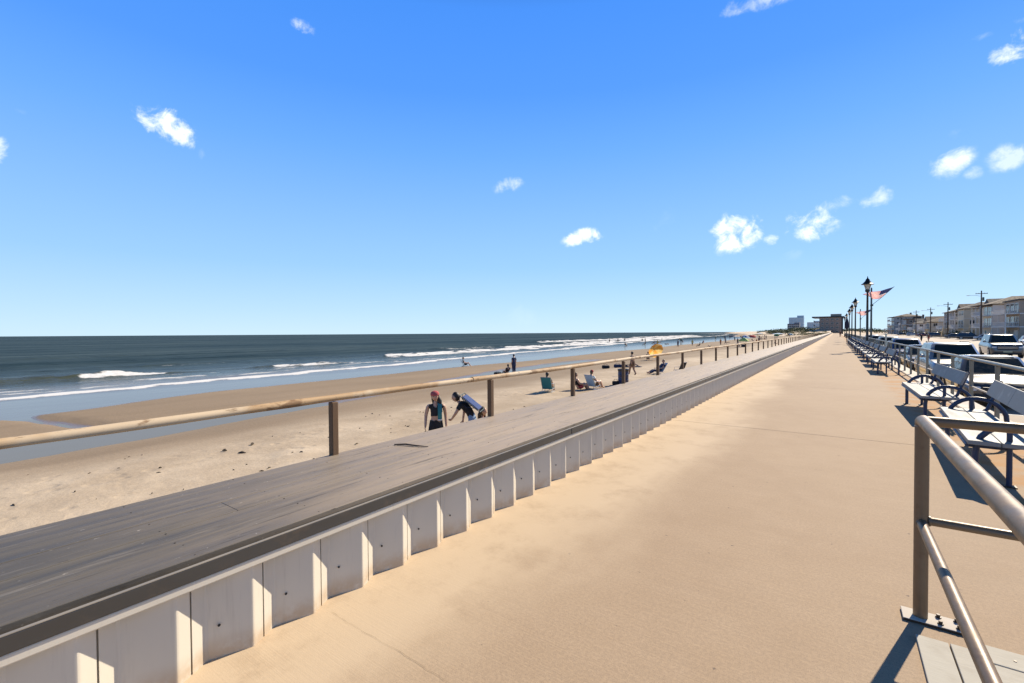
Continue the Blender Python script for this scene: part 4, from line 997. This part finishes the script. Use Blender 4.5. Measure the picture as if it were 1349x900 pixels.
def pose(kind, rr=None):
    J = {'pel': (0, 0, .90), 'spn': (0, 0, 1.06), 'chs': (0, .005, 1.26), 'nck': (0, .0, 1.41), 'hed': (0, .02, 1.48)}
    for s_, k in ((-1, 'L'), (1, 'R')):
        J.update({'sh'+k: (s_*.165, 0, 1.34), 'el'+k: (s_*.21, -.02, 1.08), 'wr'+k: (s_*.225, .05, .84), 'hd'+k: (s_*.225, .07, .77), 'hp'+k: (s_*.085, 0, .84), 'kn'+k: (s_*.095, .015, .46), 'an'+k: (s_*.10, -.02, .075), 'to'+k: (s_*.115, .13, .035)})
    if kind == 'walk':
        J.update(knL=(-.09, .16, .47), anL=(-.09, .24, .09), toL=(-.10, .38, .06), knR=(.09, -.03, .46), anR=(.09, -.27, .12), toR=(.09, -.15, .04), elL=(-.21, -.10, 1.09), wrL=(-.22, -.16, .85), hdL=(-.22, -.16, .78), elR=(.21, .08, 1.09), wrR=(.22, .24, .90), hdR=(.22, .28, .84))
    if kind == 'carry':
        J.update(elL=(-.205, -.05, 1.09), wrL=(-.215, .03, .85), hdL=(-.22, .04, .78), elR=(.215, -.02, 1.09), wrR=(.225, .07, .86), hdR=(.23, .09, .79), chs=(.01, .02, 1.26), hed=(.01, .05, 1.475), knL=(-.09, .12, .47), anL=(-.09, .14, .075), toL=(-.1, .28, .04))
    if kind == 'bend':
        J.update(pel=(0, -.08, .86), spn=(0, .03, 1.00), chs=(0, .17, 1.13), nck=(0, .28, 1.21), hed=(0, .34, 1.24), shL=(-.165, .21, 1.17), shR=(.165, .21, 1.17), elL=(-.22, .33, .95), wrL=(-.12, .45, .80), hdL=(-.08, .50, .76), elR=(.24, .22, .92), wrR=(.27, .26, .70), hdR=(.275, .27, .63), hpL=(-.09, -.07, .80), hpR=(.09, -.07, .80), knL=(-.1, .03, .45), knR=(.1, .05, .45), anL=(-.11, -.03, .075), anR=(.11, -.03, .075), toL=(-.12, .12, .035), toR=(.12, .12, .035))
    if kind in ('sit', 'lounge'):
        lean = -.16 if kind == 'sit' else -.34
        z0 = .25
        J.update(pel=(0, 0, z0), spn=(0, lean*.35, z0+.17), chs=(0, lean*.9, z0+.36), nck=(0, lean*1.2, z0+.51), hed=(0, lean*1.2+.03, z0+.58))
        for s_, k in ((-1, 'L'), (1, 'R')):
            J.update({'sh'+k: (s_*.165, lean*1.05, z0+.44), 'el'+k: (s_*.23, lean*.6+.05, z0+.22), 'wr'+k: (s_*.2, .20, z0+.16), 'hd'+k: (s_*.18, .27, z0+.17), 'hp'+k: (s_*.09, .05, z0-.02),
                      'kn'+k: (s_*.10, .43, z0+.17) if kind == 'sit' else (s_*.10, .45, z0+.03), 'an'+k: (s_*.11, .62, .09) if kind == 'sit' else (s_*.11, .86, .07), 'to'+k: (s_*.12, .75, .05) if kind == 'sit' else (s_*.13, .92, .17)})
    if kind == 'lie':
        J.update(pel=(0, 0, .12), spn=(0, -.16, .12), chs=(0, -.36, .14), nck=(0, -.51, .16), hed=(0, -.58, .18))
        for s_, k in ((-1, 'L'), (1, 'R')):
            J.update({'sh'+k: (s_*.165, -.44, .13), 'el'+k: (s_*.27, -.25, .07), 'wr'+k: (s_*.25, -.02, .07), 'hd'+k: (s_*.25, .06, .06), 'hp'+k: (s_*.09, .06, .11), 'kn'+k: (s_*.1, .42, .27), 'an'+k: (s_*.11, .72, .07), 'to'+k: (s_*.12, .85, .06)})
    return J
def rad_of(n, add=0.):
    r = RAD.get(n) or RAD[n[:2]]
    return (r[0]+add, r[1]+add) if isinstance(r, tuple) else (r+add, r+add)
MESHES = {}
def graph(J, bones, add=0., sub=1, pts=None):
    P = dict(J); P.update(pts or {})
    names = []
    for a, b_ in bones:
        for q in (a, b_):
            if q not in names: names.append(q)
    base = lambda n: n if n in RAD or n[:2] in RAD else {'thL': 'kn', 'thR': 'kn', 'uaL': 'el', 'uaR': 'el', 'low': 'spn', 'sbL': 'sh', 'sbR': 'sh'}[n]
    extra = {'thL': .022, 'thR': .022, 'uaL': .012, 'uaR': .012}
    return skin_mesh([P[n] for n in names], [rad_of(base(n), add+extra.get(n, 0)) for n in names], [(names.index(a), names.index(b_)) for a, b_ in bones], sub)
def lerp(a, b_, f): return tuple(x_*(1-f)+y_*f for x_, y_ in zip(a, b_))
def head_mb(mb, J, dir_=None):
    h = Vector(J['hed']); n_ = Vector(J['nck']); up = (h-n_); up.y *= .4; up = up.normalized(); up = (up+Vector((0, 0, 1))).normalized() if up.z > .3 else up
    fw = Vector((0, 1, 0)) - up*up.y; fw.normalize(); sx = fw.cross(up)
    c_ = h+up*.10+fw*.012
    def F(p):
        x_, y_, z_ = p
        w = 1-.22*max(0, -z_)**1.5; y2 = y_*(1-.1*max(0, -z_)) + (.10*max(0, -z_) if y_ > 0 else 0)
        return Vector((x_*w, y2, z_))
    t_ = MB(); t_.blob((0, 0, 0), (.074, .094, .118), 14, 12, 0, F)
    t_.add([(-.014, .088, -.022), (.014, .088, -.022), (0, .092, .025), (0, .116, -.022), (0, .09, -.034)], [(0, 3, 2), (3, 1, 2), (0, 4, 3), (4, 1, 3)])
    for s_ in (-1, 1):
        t_.blob((s_*.030, .083, .018), (.012, .008, .007), 6, 5, 1); t_.blob((s_*.076, -.005, -.005), (.010, .022, .034), 6, 5, 0)
    t_.box(-.022, .022, .086, .094, -.058, -.048, 2)
    t_.v = [tuple(c_+sx*v[0]+fw*v[1]+up*v[2]) for v in t_.v]
    mb.add(t_.v, []); o_ = len(mb.v)-len(t_.v)
    mb.f += [tuple(i+o_ for i in f) for f in t_.f]; mb.mi += t_.mi
    return c_, sx, fw, up
def hands(mb, J):
    for s_, k in ((-1, 'L'), (1, 'R')):
        w_, h = Vector(J['wr'+k]), Vector(J['hd'+k]); d_ = (h-w_).normalized(); a = Vector((0, 1, 0)) - d_*d_.y; a.normalize(); b_ = d_.cross(a)
        for q, (off, ln) in enumerate(((.024, .062), (.008, .07), (-.008, .065), (-.023, .052))):
            p0 = h+a*off-d_*.01; mb.tube([p0, p0+d_*ln*.55+b_*.004*s_, p0+d_*ln*.95-b_*s_*.014], [.0095, .0085, .006], 5)
        p0 = h-d_*.03+a*.024; mb.tube([p0, p0+a*.026+d_*.022, p0+a*.03+d_*.05], [.011, .0095, .007], 5)
def person_meshes(kind, near):
    key = (kind, near)
    if key in MESHES: return MESHES[key]
    J = pose(kind); sub = 1 if near else 0
    mb = MB(); v, f = graph(J, BONES, 0, sub); mb.add(v, f)
    fr = head_mb(mb, J); 
    if near: hands(mb, J)
    G_ = {'body': mb}
    tmp = bpy.data.meshes.new('tmp'); tmp.from_pydata(v, [], f); tmp.update()
    nrm = [q.normal.copy() for q in tmp.vertices]; bpy.data.meshes.remove(tmp)
    near_b = []
    for co in v:
        p = Vector(co); best = None
        for a, b_ in BONES:
            A, B_ = Vector(J[a]), Vector(J[b_]); d_ = B_-A; t0 = max(0., min(1., (p-A).dot(d_)/max(1e-6, d_.length_squared)))
            ra, rb = rad_of(a)[0], rad_of(b_)[0]; q = (p-(A+d_*t0)).length/(ra+(rb-ra)*t0)
            if best is None or q < best[0]: best = (q, a[:2] if a not in RAD else a, b_[:2] if b_ not in RAD else b_, t0)
        near_b.append(best[1:])
    def garment(rules, off):
        ok = [any(a == r[0] and b_ == r[1] and r[2] <= t0 <= r[3] for r in rules) for a, b_, t0 in near_b]
        fs = [q for q in f if sum(ok[i] for i in q) >= len(q)-1]; ids = sorted({i for q in fs for i in q}); mp = {i: k for k, i in enumerate(ids)}
        g_ = MB(); g_.add([tuple(Vector(v[i])+nrm[i]*off) for i in ids], [tuple(mp[i] for i in q) for q in fs]); return g_
    torso = [('spn', 'chs', 0, 1), ('chs', 'nck', 0, .45), ('chs', 'sh', 0, .85)]
    G_['tank'] = garment(torso+[('pel', 'spn', .75, 1)], .012)
    G_['shirt'] = garment(torso+[('pel', 'spn', 0, 1), ('chs', 'sh', 0, 1), ('sh', 'el', 0, .55)], .016)
    G_['shorts'] = garment([('pel', 'spn', 0, .5), ('pel', 'hp', 0, 1), ('hp', 'kn', 0, .55)], .014)
    G_['trousers'] = garment([('pel', 'spn', 0, .45), ('pel', 'hp', 0, 1), ('hp', 'kn', 0, 1), ('kn', 'an', 0, .93)], .018)
    c_, sx, fw, up = fr
    def cap_(zc, off, r_, long_=0):
        q = MB(); q.blob((0, off, .012), r_, 12, 9, 0, lambda p: Vector((p.x, p.y, p.z)) if not (p.y > .35 and p.z < .30) else Vector((p.x*.9, min(p.y, .35), max(p.z, -.4) if p.z < .3 else p.z)))
        if long_: q.tube([(0, -.06, .03), (0, -.10, -.10), (0, -.10, -.10-long_)], [.07, .085, .05], 8, flat=.6); q.tube([(-.06, -.01, .03), (-.085, .02, -.10), (-.10, .075, -.16-long_*.8)], [.034, .042, .028], 6)
        q.v = [tuple(c_+sx*v_[0]+fw*v_[1]+up*v_[2]) for v_ in q.v]; return q
    G_['hair'] = cap_(0, -.022, (.086, .098, .122)); G_['long_hair'] = cap_(0, -.022, (.087, .10, .124), .30)
    q = MB(); q.lathe([(.093, .035), (.094, .07), (.08, .11), (.045, .135), (.01, .142)], 12); q.loft([[(.085*math.cos(a), .03+.075*math.sin(a), .045+dz) for a in [PI*i/8 for i in range(9)]] for dz in (0, .012)]); q.v = [tuple(c_+sx*v_[0]+fw*v_[1]+up*v_[2]) for v_ in q.v]; G_['cap'] = q
    MESHES[key] = {k: q_.mesh('person_'+k, [None], True) if False else q_ for k, q_ in G_.items()}
    MESHES[key]['J'] = J; return MESHES[key]
BUILT = {}
def person(kind, loc, deg, label, top=None, bottom=None, topk='shirt', botk='shorts', hair='hair', hm=None, sk=None, near=False, cap=None, group=None, scale=1.):
    """deg: heading, 0 faces +Y, 90 faces -X"""
    G_ = person_meshes(kind, near)
    def me(part, mats):
        key = (kind, near, part)+tuple(m_.name for m_ in mats)
        if key not in BUILT: BUILT[key] = G_[part].mesh('person_'+part, mats, True)
        return BUILT[key]
    o = link('person', me('body', [sk or M_skin, M_eye, M_lip])); o.location = loc; o.rotation_euler = (0, 0, R(deg)); o.scale = (scale,)*3
    tag(o, label, 'person', group)
    for part, mt in ((topk, top), (botk, bottom)):
        if mt: link(part, me(part, [CL[mt]]), o)
    link('hair', me(hair, [hm or M_hair]), o)
    if cap: link('cap', me('cap', [CL[cap]]), o)
    return o
def beach_z(x_, y_): return land_z(x_, y_)
def at(x_, y_, dz=0): return (x_, y_, max(beach_z(x_, y_), SEA-.03)+dz)
M_alu = plain('chair_tube', (.55, .55, .55), .3, metal=.8)
def make_chair(label, cm, loc, deg, recl=.34):
    o = empty('beach_chair', loc, R(deg), label=label, cat='beach chair')
    b_ = MB()
    for s_ in (-.27, .27):
        b_.tube([(s_, .34, .02), (s_, .30, .20), (s_, -.14, .17), (s_, -.14-recl, .80)], .013, 6); b_.tube([(s_, -.32, .02), (s_, .02, .185)], .013, 6); b_.tube([(s_, .34, .02), (s_, -.34, .02)], .013, 6)
        b_.tube([(s_*1.02, -.14-recl*.5, .47), (s_*1.02, .22, .42), (s_*1.02, .26, .20)], .014, 6)
    b_.tube([(-.27, -.14-recl, .80), (.27, -.14-recl, .80)], .013, 6); b_.tube([(-.27, .30, .2), (.27, .30, .2)], .013, 6)
    b_.build('frame', M_alu, o)
    q = MB()
    def sheet(pts, th=.012):
        rings = []
        for (y_, z_) in pts: rings.append([(-.255, y_, z_), (.255, y_, z_), (.255, y_+th*.5, z_-th), (-.255, y_+th*.5, z_-th)])
        q.loft(rings)
    sheet([(.30, .205), (.10, .165), (-.13, .165)]); q.build('seat', cm, o, auto=50)
    q = MB(); sheet([(-.14, .175), (-.14-recl*.5, .47), (-.14-recl, .80)]); q.build('backrest', cm, o, auto=50)
    return o
# the two nearest, seen over the cap
wl_ = at(-7.94, 7.94)
person('carry', wl_, -135, 'person in black crop top, dark shorts and pink headscarf, carrying bags on the sand', 'black', 'black', 'tank', hair='long_hair', near=True, cap='pink', scale=.97).scale = (1.13, 1.08, .97)
def local(p, loc, deg, s_=1.):
    a = R(deg); return (loc[0]+(p[0]*math.cos(a)-p[1]*math.sin(a))*s_, loc[1]+(p[0]*math.sin(a)+p[1]*math.cos(a))*s_, loc[2]+p[2]*s_)
def bag(label, loc, deg, w, d, h, mt, handle=.28, cat='bag', name='tote_bag'):
    o = empty(name, loc, R(deg), label=label, cat=cat)
    rings = []
    for f, k in ((0, .86), (.08, .96), (.5, 1.03), (.9, .97), (1, .93)): rings.append([(w/2*k*math.cos(a)*(1.15-.15*abs(math.cos(2*a))), d/2*k*math.sin(a)*1.1, h*f) for a in [2*PI*i/16 for i in range(16)]])
    MB().loft(rings).build('pouch', mt, o, auto=60)
    for s_ in (-1, 1): MB().tube([(-w*.28, s_*d*.36, h*.9), (-w*.2, s_*d*.15, h+handle*.8), (0, 0, h+handle), (w*.2, s_*d*.15, h+handle*.8), (w*.28, s_*d*.36, h*.9)], .010, 6).build('handle', mt, o)
    return o
hl = local((-.25, .04, .73), wl_, -135, .97); hr = local((.26, .09, .74), wl_, -135, .97)
bag('long dark bag hanging from the left-hand side of the person in the pink headscarf', (hr[0], hr[1], hr[2]-.58), 45, .16, .13, .34, CL['black'], .22)
bag('wide dark tote bag held on the right-hand side of the person in the pink headscarf', (hl[0], hl[1], hl[2]-.54), 45, .42, .16, .30, CL['black'], .22)
o = empty('beach_towel', local((-.11, .01, 0), wl_, -135, .97), R(-135), label='turquoise towel draped over the shoulder of the person in the pink headscarf', cat='towel')
rings = []
for y_, z_ in ((.155, .98), (.165, 1.15), (.135, 1.32), (.03, 1.425), (-.08, 1.37), (-.15, 1.22), (-.155, 1.05)): rings.append([(-.035, y_, z_), (.065, y_, z_+.012), (.065, y_-.018, z_-.006), (-.035, y_-.018, z_-.018)])
b_ = MB().loft(rings).build('cloth', CL['teal'], o, auto=60); MB().box(-.036, .066, .150, .172, .95, .978).build('fringe', CL['white'], b_)
b2 = at(-7.75, 9.0)
person('bend', b2, 118, 'person with dark hair bending forward in pale jeans and a black top beside the fence', 'black', 'denim', botk='trousers', near=True, hair='hair', scale=1.03)
o = empty('folded_chair', local((0, .0, 1.20), b2, 118, 1.03), R(118), label='folded blue beach chair carried on the back of the bending person', cat='folded chair')
Mx = Matrix.Rotation(R(38), 4, 'X')
b_ = MB(); b_.box(-.24, .24, -.30, .24, .0, .06, M=Mx); b_.build('fabric', CL['navy blue'], o, bevel=.025)
b_ = MB()
for s_ in (-.26, .26): b_.tube([Mx @ Vector((s_, -.36, .03)), Mx @ Vector((s_, .30, .03))], .012, 6)
for yy in (-.36, .30): b_.tube([Mx @ Vector((-.26, yy, .03)), Mx @ Vector((.26, yy, .03))], .012, 6)
b_.build('frame', M_pole, o)
b_ = MB()
for s_ in (-.14, .14): b_.tube([Mx @ Vector((s_, .30, -.004)), Mx @ Vector((s_, .25, -.10)), Mx @ Vector((s_, .0, -.13)), Mx @ Vector((s_, -.2, -.004))], .018, 6, flat=.4)
b_.build('strap', CL['navy'], o)
bag('bulging cream and tan beach bag to the right of the bending person', at(-7.35, 9.55), 25, .62, .40, .46, CL['tan'], .30)
person('sit', (at(-7.75, 9.75)[0], at(-7.75, 9.75)[1], at(-7.75, 9.75)[2]-.05), -60, 'person in a pale yellow shirt crouching low behind the tan beach bag', 'yellow', 'brown', hair='long_hair', hm=M_hair2, near=True)
# the group along the beach
c0 = at(-12.26, 20.45); make_chair('teal beach chair standing alone on the sand, its back to the viewer', CL['teal'], c0, 15)
person('sit', (c0[0], c0[1], c0[2]), 15, 'person with dark hair sitting in the teal beach chair', 'grey', 'black', near=False, sk=M_skin2)
c1 = at(-11.35, 22.1); person('sit', (c1[0], c1[1], c1[2]-.12), -30, 'person in dark swimwear sitting on the sand left of the pale blue chair', 'black', 'red', 'tank', hair='long_hair', hm=M_hair2)
c2 = at(-10.84, 22.92); make_chair('pale blue beach chair beside the person on the sand', CL['pale blue'], c2, -15)
person('sit', c2, -15, 'person in a white top and dark shorts sitting in the pale blue chair', 'white', 'brown', hair='hair', hm=M_hair2, cap='red')
o = empty('trash_can', at(-10.18, 25.55), label='dark blue rubbish barrel standing on the sand behind a fence post', cat='trash can')
MB().lathe([(.29, 0), (.30, .03), (.30, .28), (.312, .30), (.30, .32), (.30, .58), (.312, .60), (.30, .62), (.30, .86), (.315, .89), (.29, .89), (.28, .55)], 20, cap=False).build('barrel', plain('navy_barrel', (.022, .03, .085), .5, var=.3, scale=5), o, auto=40)
MB().lathe([(.325, .82), (.33, .93), (.27, .94), (.27, .82)], 20, cap=False).build('bin_liner', plain('black_liner', (.012, .012, .013), .3), o, auto=50)
bag('small dark bag on the sand beside the blue rubbish barrel', at(-10.55, 25.3), 20, .40, .25, .22, CL['black'], .12)
person('walk', at(-12.04, 31.95), 60, 'tanned person in brown swimwear walking on the sand beyond the barrel', None, 'brown', sk=M_skin2)
l0 = at(-10.62, 33.55); make_chair('white and blue beach chair with someone lounging in it', CL['pale blue'], l0, 140, .42)
person('lounge', l0, 140, 'person in dark clothes lounging in the white and blue chair', 'navy', 'navy', botk='trousers', hair='hair')
o2 = at(-9.6, 35.2); make_chair('empty dark folding chair behind the lounging person', CL['black'], o2, 60)
for i, (x_, y_, lb, mt) in enumerate(((-16.6, 37.6, 'black bag lying on the sand left of the barrel', 'black'), (-15.9, 38.6, 'dark duffel bag on the sand behind the barrel', 'navy'))): bag(lb, at(x_, y_), 30*i, .7, .35, .28, CL[mt], .1)
person('lie', at(-15.0, 39.4), -50, 'person in black lying on a towel behind the barrel', 'black', 'black')
o = MB().box(-.42, .42, -.95, .95, .0, .03).build('lying_towel', CL['navy'], bevel=.01); o.location = at(-15.0, 39.3, .035); o.rotation_euler = (0, 0, R(-50)); tag(o, 'dark towel spread under the person lying on the sand', 'towel')
M_umb = [thin('umbrella_orange', (.80, .38, .07), .75), thin('umbrella_yellow', (.85, .58, .20), .75)]
def umbrella(loc, label, R_, H_, mats, tiltx, tilty):
    o = empty('beach_umbrella', loc, label=label, cat='beach umbrella')
    Mx = Matrix.Translation((0, 0, H_*.72)) @ Matrix.Rotation(R(tiltx), 4, 'X') @ Matrix.Rotation(R(tilty), 4, 'Y')
    b_ = MB(); N_ = 8; L_ = 6
    top_ = len(b_.v)
    for k in range(N_):
        rows = []
        for j in range(L_+1):
            f = j/L_; rr_ = R_*math.sin(f*1.25)/math.sin(1.25); zz = H_*.28*0+.42*R_*(math.cos(f*1.25)-math.cos(1.25))/(1-math.cos(1.25))
            rows.append([Mx @ Vector((rr_*math.cos(2*PI*(k+u)/N_)*(1-.05*math.sin(PI*u)*f), rr_*math.sin(2*PI*(k+u)/N_)*(1-.05*math.sin(PI*u)*f), zz+.0)) for u in (0, .33, .67, 1)])
        for j in range(L_):
            for u in range(3): b_.add([rows[j][u], rows[j][u+1], rows[j+1][u+1], rows[j+1][u]], [(0, 1, 2, 3)], k % 2)
    c_ = b_.build('canopy', mats, o, smooth=True);
    MB().tube([(0, 0, -.2), (0, 0, H_*.66), Mx @ Vector((0, 0, .44*R_))], .02, 8).build('pole', M_alu, o)
    b_ = MB()
    for k in range(N_): b_.tube([Mx @ Vector((0, 0, .38*R_)), Mx @ Vector((R_*.97*math.cos(2*PI*k/N_), R_*.97*math.sin(2*PI*k/N_), .01))], .008, 4)
    b_.build('rib', M_alu, o)['kind'] = 'stuff'
    return o
umbrella(at(-17.66, 54.6), 'orange and yellow striped beach umbrella tilted low on the sand', .95, 1.55, M_umb, 58, -12)
person('sit', at(-18.4, 54.0), 20, 'person in black sitting in the shade left of the orange umbrella', 'black', 'black')
w0 = at(-33.6, 38.1); make_chair('dark beach chair at the water edge with its back to the waves', CL['black'], w0, -50); person('sit', w0, -50, 'person in a pale top sitting in the dark chair at the water edge', 'grey', 'black', hm=M_hair)
person('stand', at(-24.1, 34.13), 70, 'person in dark clothes standing beside the runnel of water', 'navy', 'navy', botk='trousers')
person('sit', (*at(-24.5, 33.6)[:2], at(-24.5, 33.6)[2]-.12), 70, 'person in black sitting on the sand beside the standing one', 'black', 'black')
bag('low black bag lying near the runnel, left of the sitting pair', at(-24.64, 32.4), 0, .8, .4, .26, CL['black'], .08)
# bathers and the crowd farther along
cols_ = ['black', 'navy', 'red', 'blue', 'green', 'orange', 'teal', 'white', 'grey', 'pink', 'brown', 'yellow']
rr = random.Random(21)
for i, (x_, y_) in enumerate([(-70.8, 163.9), (-70.5, 171.5), (-70.9, 179.6), (-64.3, 181.6), (-58.3, 168), (-66, 190), (-62, 200)]):
    person('stand', (x_, y_, SEA-.38), rr.uniform(0, 360), 'small dark bather standing in the white surf beyond the orange umbrella', 'black', 'black', group='bathers in the surf', sk=M_skin2)
person('walk', at(-31.1, 112.7), 30, 'person in grey walking on the wet sand right of the orange umbrella', 'grey', 'navy', botk='trousers')
person('stand', (-46.4, 172, SEA-.1), 50, 'person in green swimwear standing in the shallow wash right of the umbrella', 'green', 'black')
person('stand', at(-20.9, 130.7), 140, 'person in black standing on the sand left of the lime canopy', 'black', 'black', botk='trousers')
def canopy(loc, label, w, h, mt, legs=True, deg=0):
    o = empty('beach_canopy', loc, R(deg), label=label, cat='canopy')
    k = w/2; rings = [[(-k, -k, h), (k, -k, h), (k, k, h), (-k, k, h)], [(-k, -k, h+.2), (k, -k, h+.2), (k, k, h+.2), (-k, k, h+.2)], [(-.15, -.15, h+.75), (.15, -.15, h+.75), (.15, .15, h+.75), (-.15, .15, h+.75)]]
    MB().loft(rings).build('cover', CL[mt], o)
    for a, b_ in ((-1, -1), (1, -1), (1, 1), (-1, 1)): MB().tube([(a*k*.97, b_*k*.97, -.1), (a*k*.97, b_*k*.97, h)], .03, 6).build('leg', M_alu, o)
    return o
canopy(at(-15.6, 104.8), 'lime yellow-green beach canopy over a dark cooler', 1.7, 1.15, 'lime')
o = empty('cool_box', at(-15.6, 104.8), label='dark cooler box in the shade of the lime canopy', cat='cooler'); MB().box(-.45, .45, -.3, .3, 0, .42).build('box', CL['black'], o, bevel=.03); MB().box(-.47, .47, -.32, .32, .424, .50).build('lid', CL['grey'], o, bevel=.02)
canopy(at(-27, 300), 'pale blue and white domed tent near the dunes', 5.2, 2.0, 'pale blue', deg=20)
canopy(at(-40, 330), 'white canopy far along the crowded beach', 3.4, 2.1, 'white', deg=10)
crowd = 0
for i in range(58):
    y_ = 105 + 330*rr.random()**1.1; x_ = -(rr.uniform(9, 44) + .085*y_*rr.random())
    if abs(y_-300) < 6 and abs(x_+27) < 5: continue
    k_ = rr.choice(['stand', 'walk', 'sit', 'lie', 'sit']); a, b_ = rr.choice(cols_), rr.choice(cols_)
    person(k_, at(x_, y_), rr.uniform(0, 360), {'stand': f'tiny far person in {a} top and {b_} shorts standing among the distant crowd', 'walk': f'tiny far person in {a} top and {b_} shorts walking in the distant crowd', 'sit': f'tiny far person in {a} top and {b_} shorts sitting on the distant sand', 'lie': f'tiny far person in {a} top and {b_} shorts lying on the distant sand'}[k_],
           a, b_, sk=rr.choice([M_skin, M_skin2]), group='crowd on the distant beach')
for i, (x_, y_, a) in enumerate([(-24, 180, 'red'), (-31, 212, 'blue'), (-22, 238, 'green'), (-36, 262, 'yellow'), (-30, 350, 'orange'), (-19, 275, 'teal'), (-40, 236, 'navy')]):
    umbrella(at(x_, y_), f'small far beach umbrella in {a} among the distant crowd', 1.2, 2.2, [CL[a], CL['white'] if i % 2 else CL[a]], rr.uniform(5, 25), rr.uniform(-15, 15))
# walkers on the promenade and the road
person('walk', (.85, 147, 0), 180, 'far person in a brown top walking down the middle of the walkway', 'brown', 'black')
person('walk', (14.6, 128, LOT), 150, 'person in black crossing the road far off, left of a pair', 'black', 'black', botk='trousers')
person('walk', (15.6, 127, LOT), 150, 'person in dark red top crossing the road far off, right of a pair', 'brown', 'red')
# wrack and pebbles strewn on the near sand
mb = MB(); rr = random.Random(3)
for i in range(260):
    y_ = rr.uniform(.3, 16); x_ = -rr.choice([rr.uniform(4.2, 6.2), rr.uniform(4, 15)]); z_ = beach_z(x_, y_); s_ = rr.uniform(.006, .02)*(1 if rr.random() < .85 else 2.2)
    p = Vector((x_, y_, z_+s_*.4)); d_ = Vector((rr.gauss(0, 1), rr.gauss(0, 1), 0)).normalized()*s_*rr.uniform(1, 4); mb.tube([p-d_, p+Vector((0, 0, s_*.5)), p+d_], [s_*.4, s_, s_*.3], 5)
tag(mb.build('wrack', plain('dark_wrack', (.06, .045, .03), .9)), 'scattered dark bits of seaweed and shell on the dry sand', 'seaweed', kind='stuff')
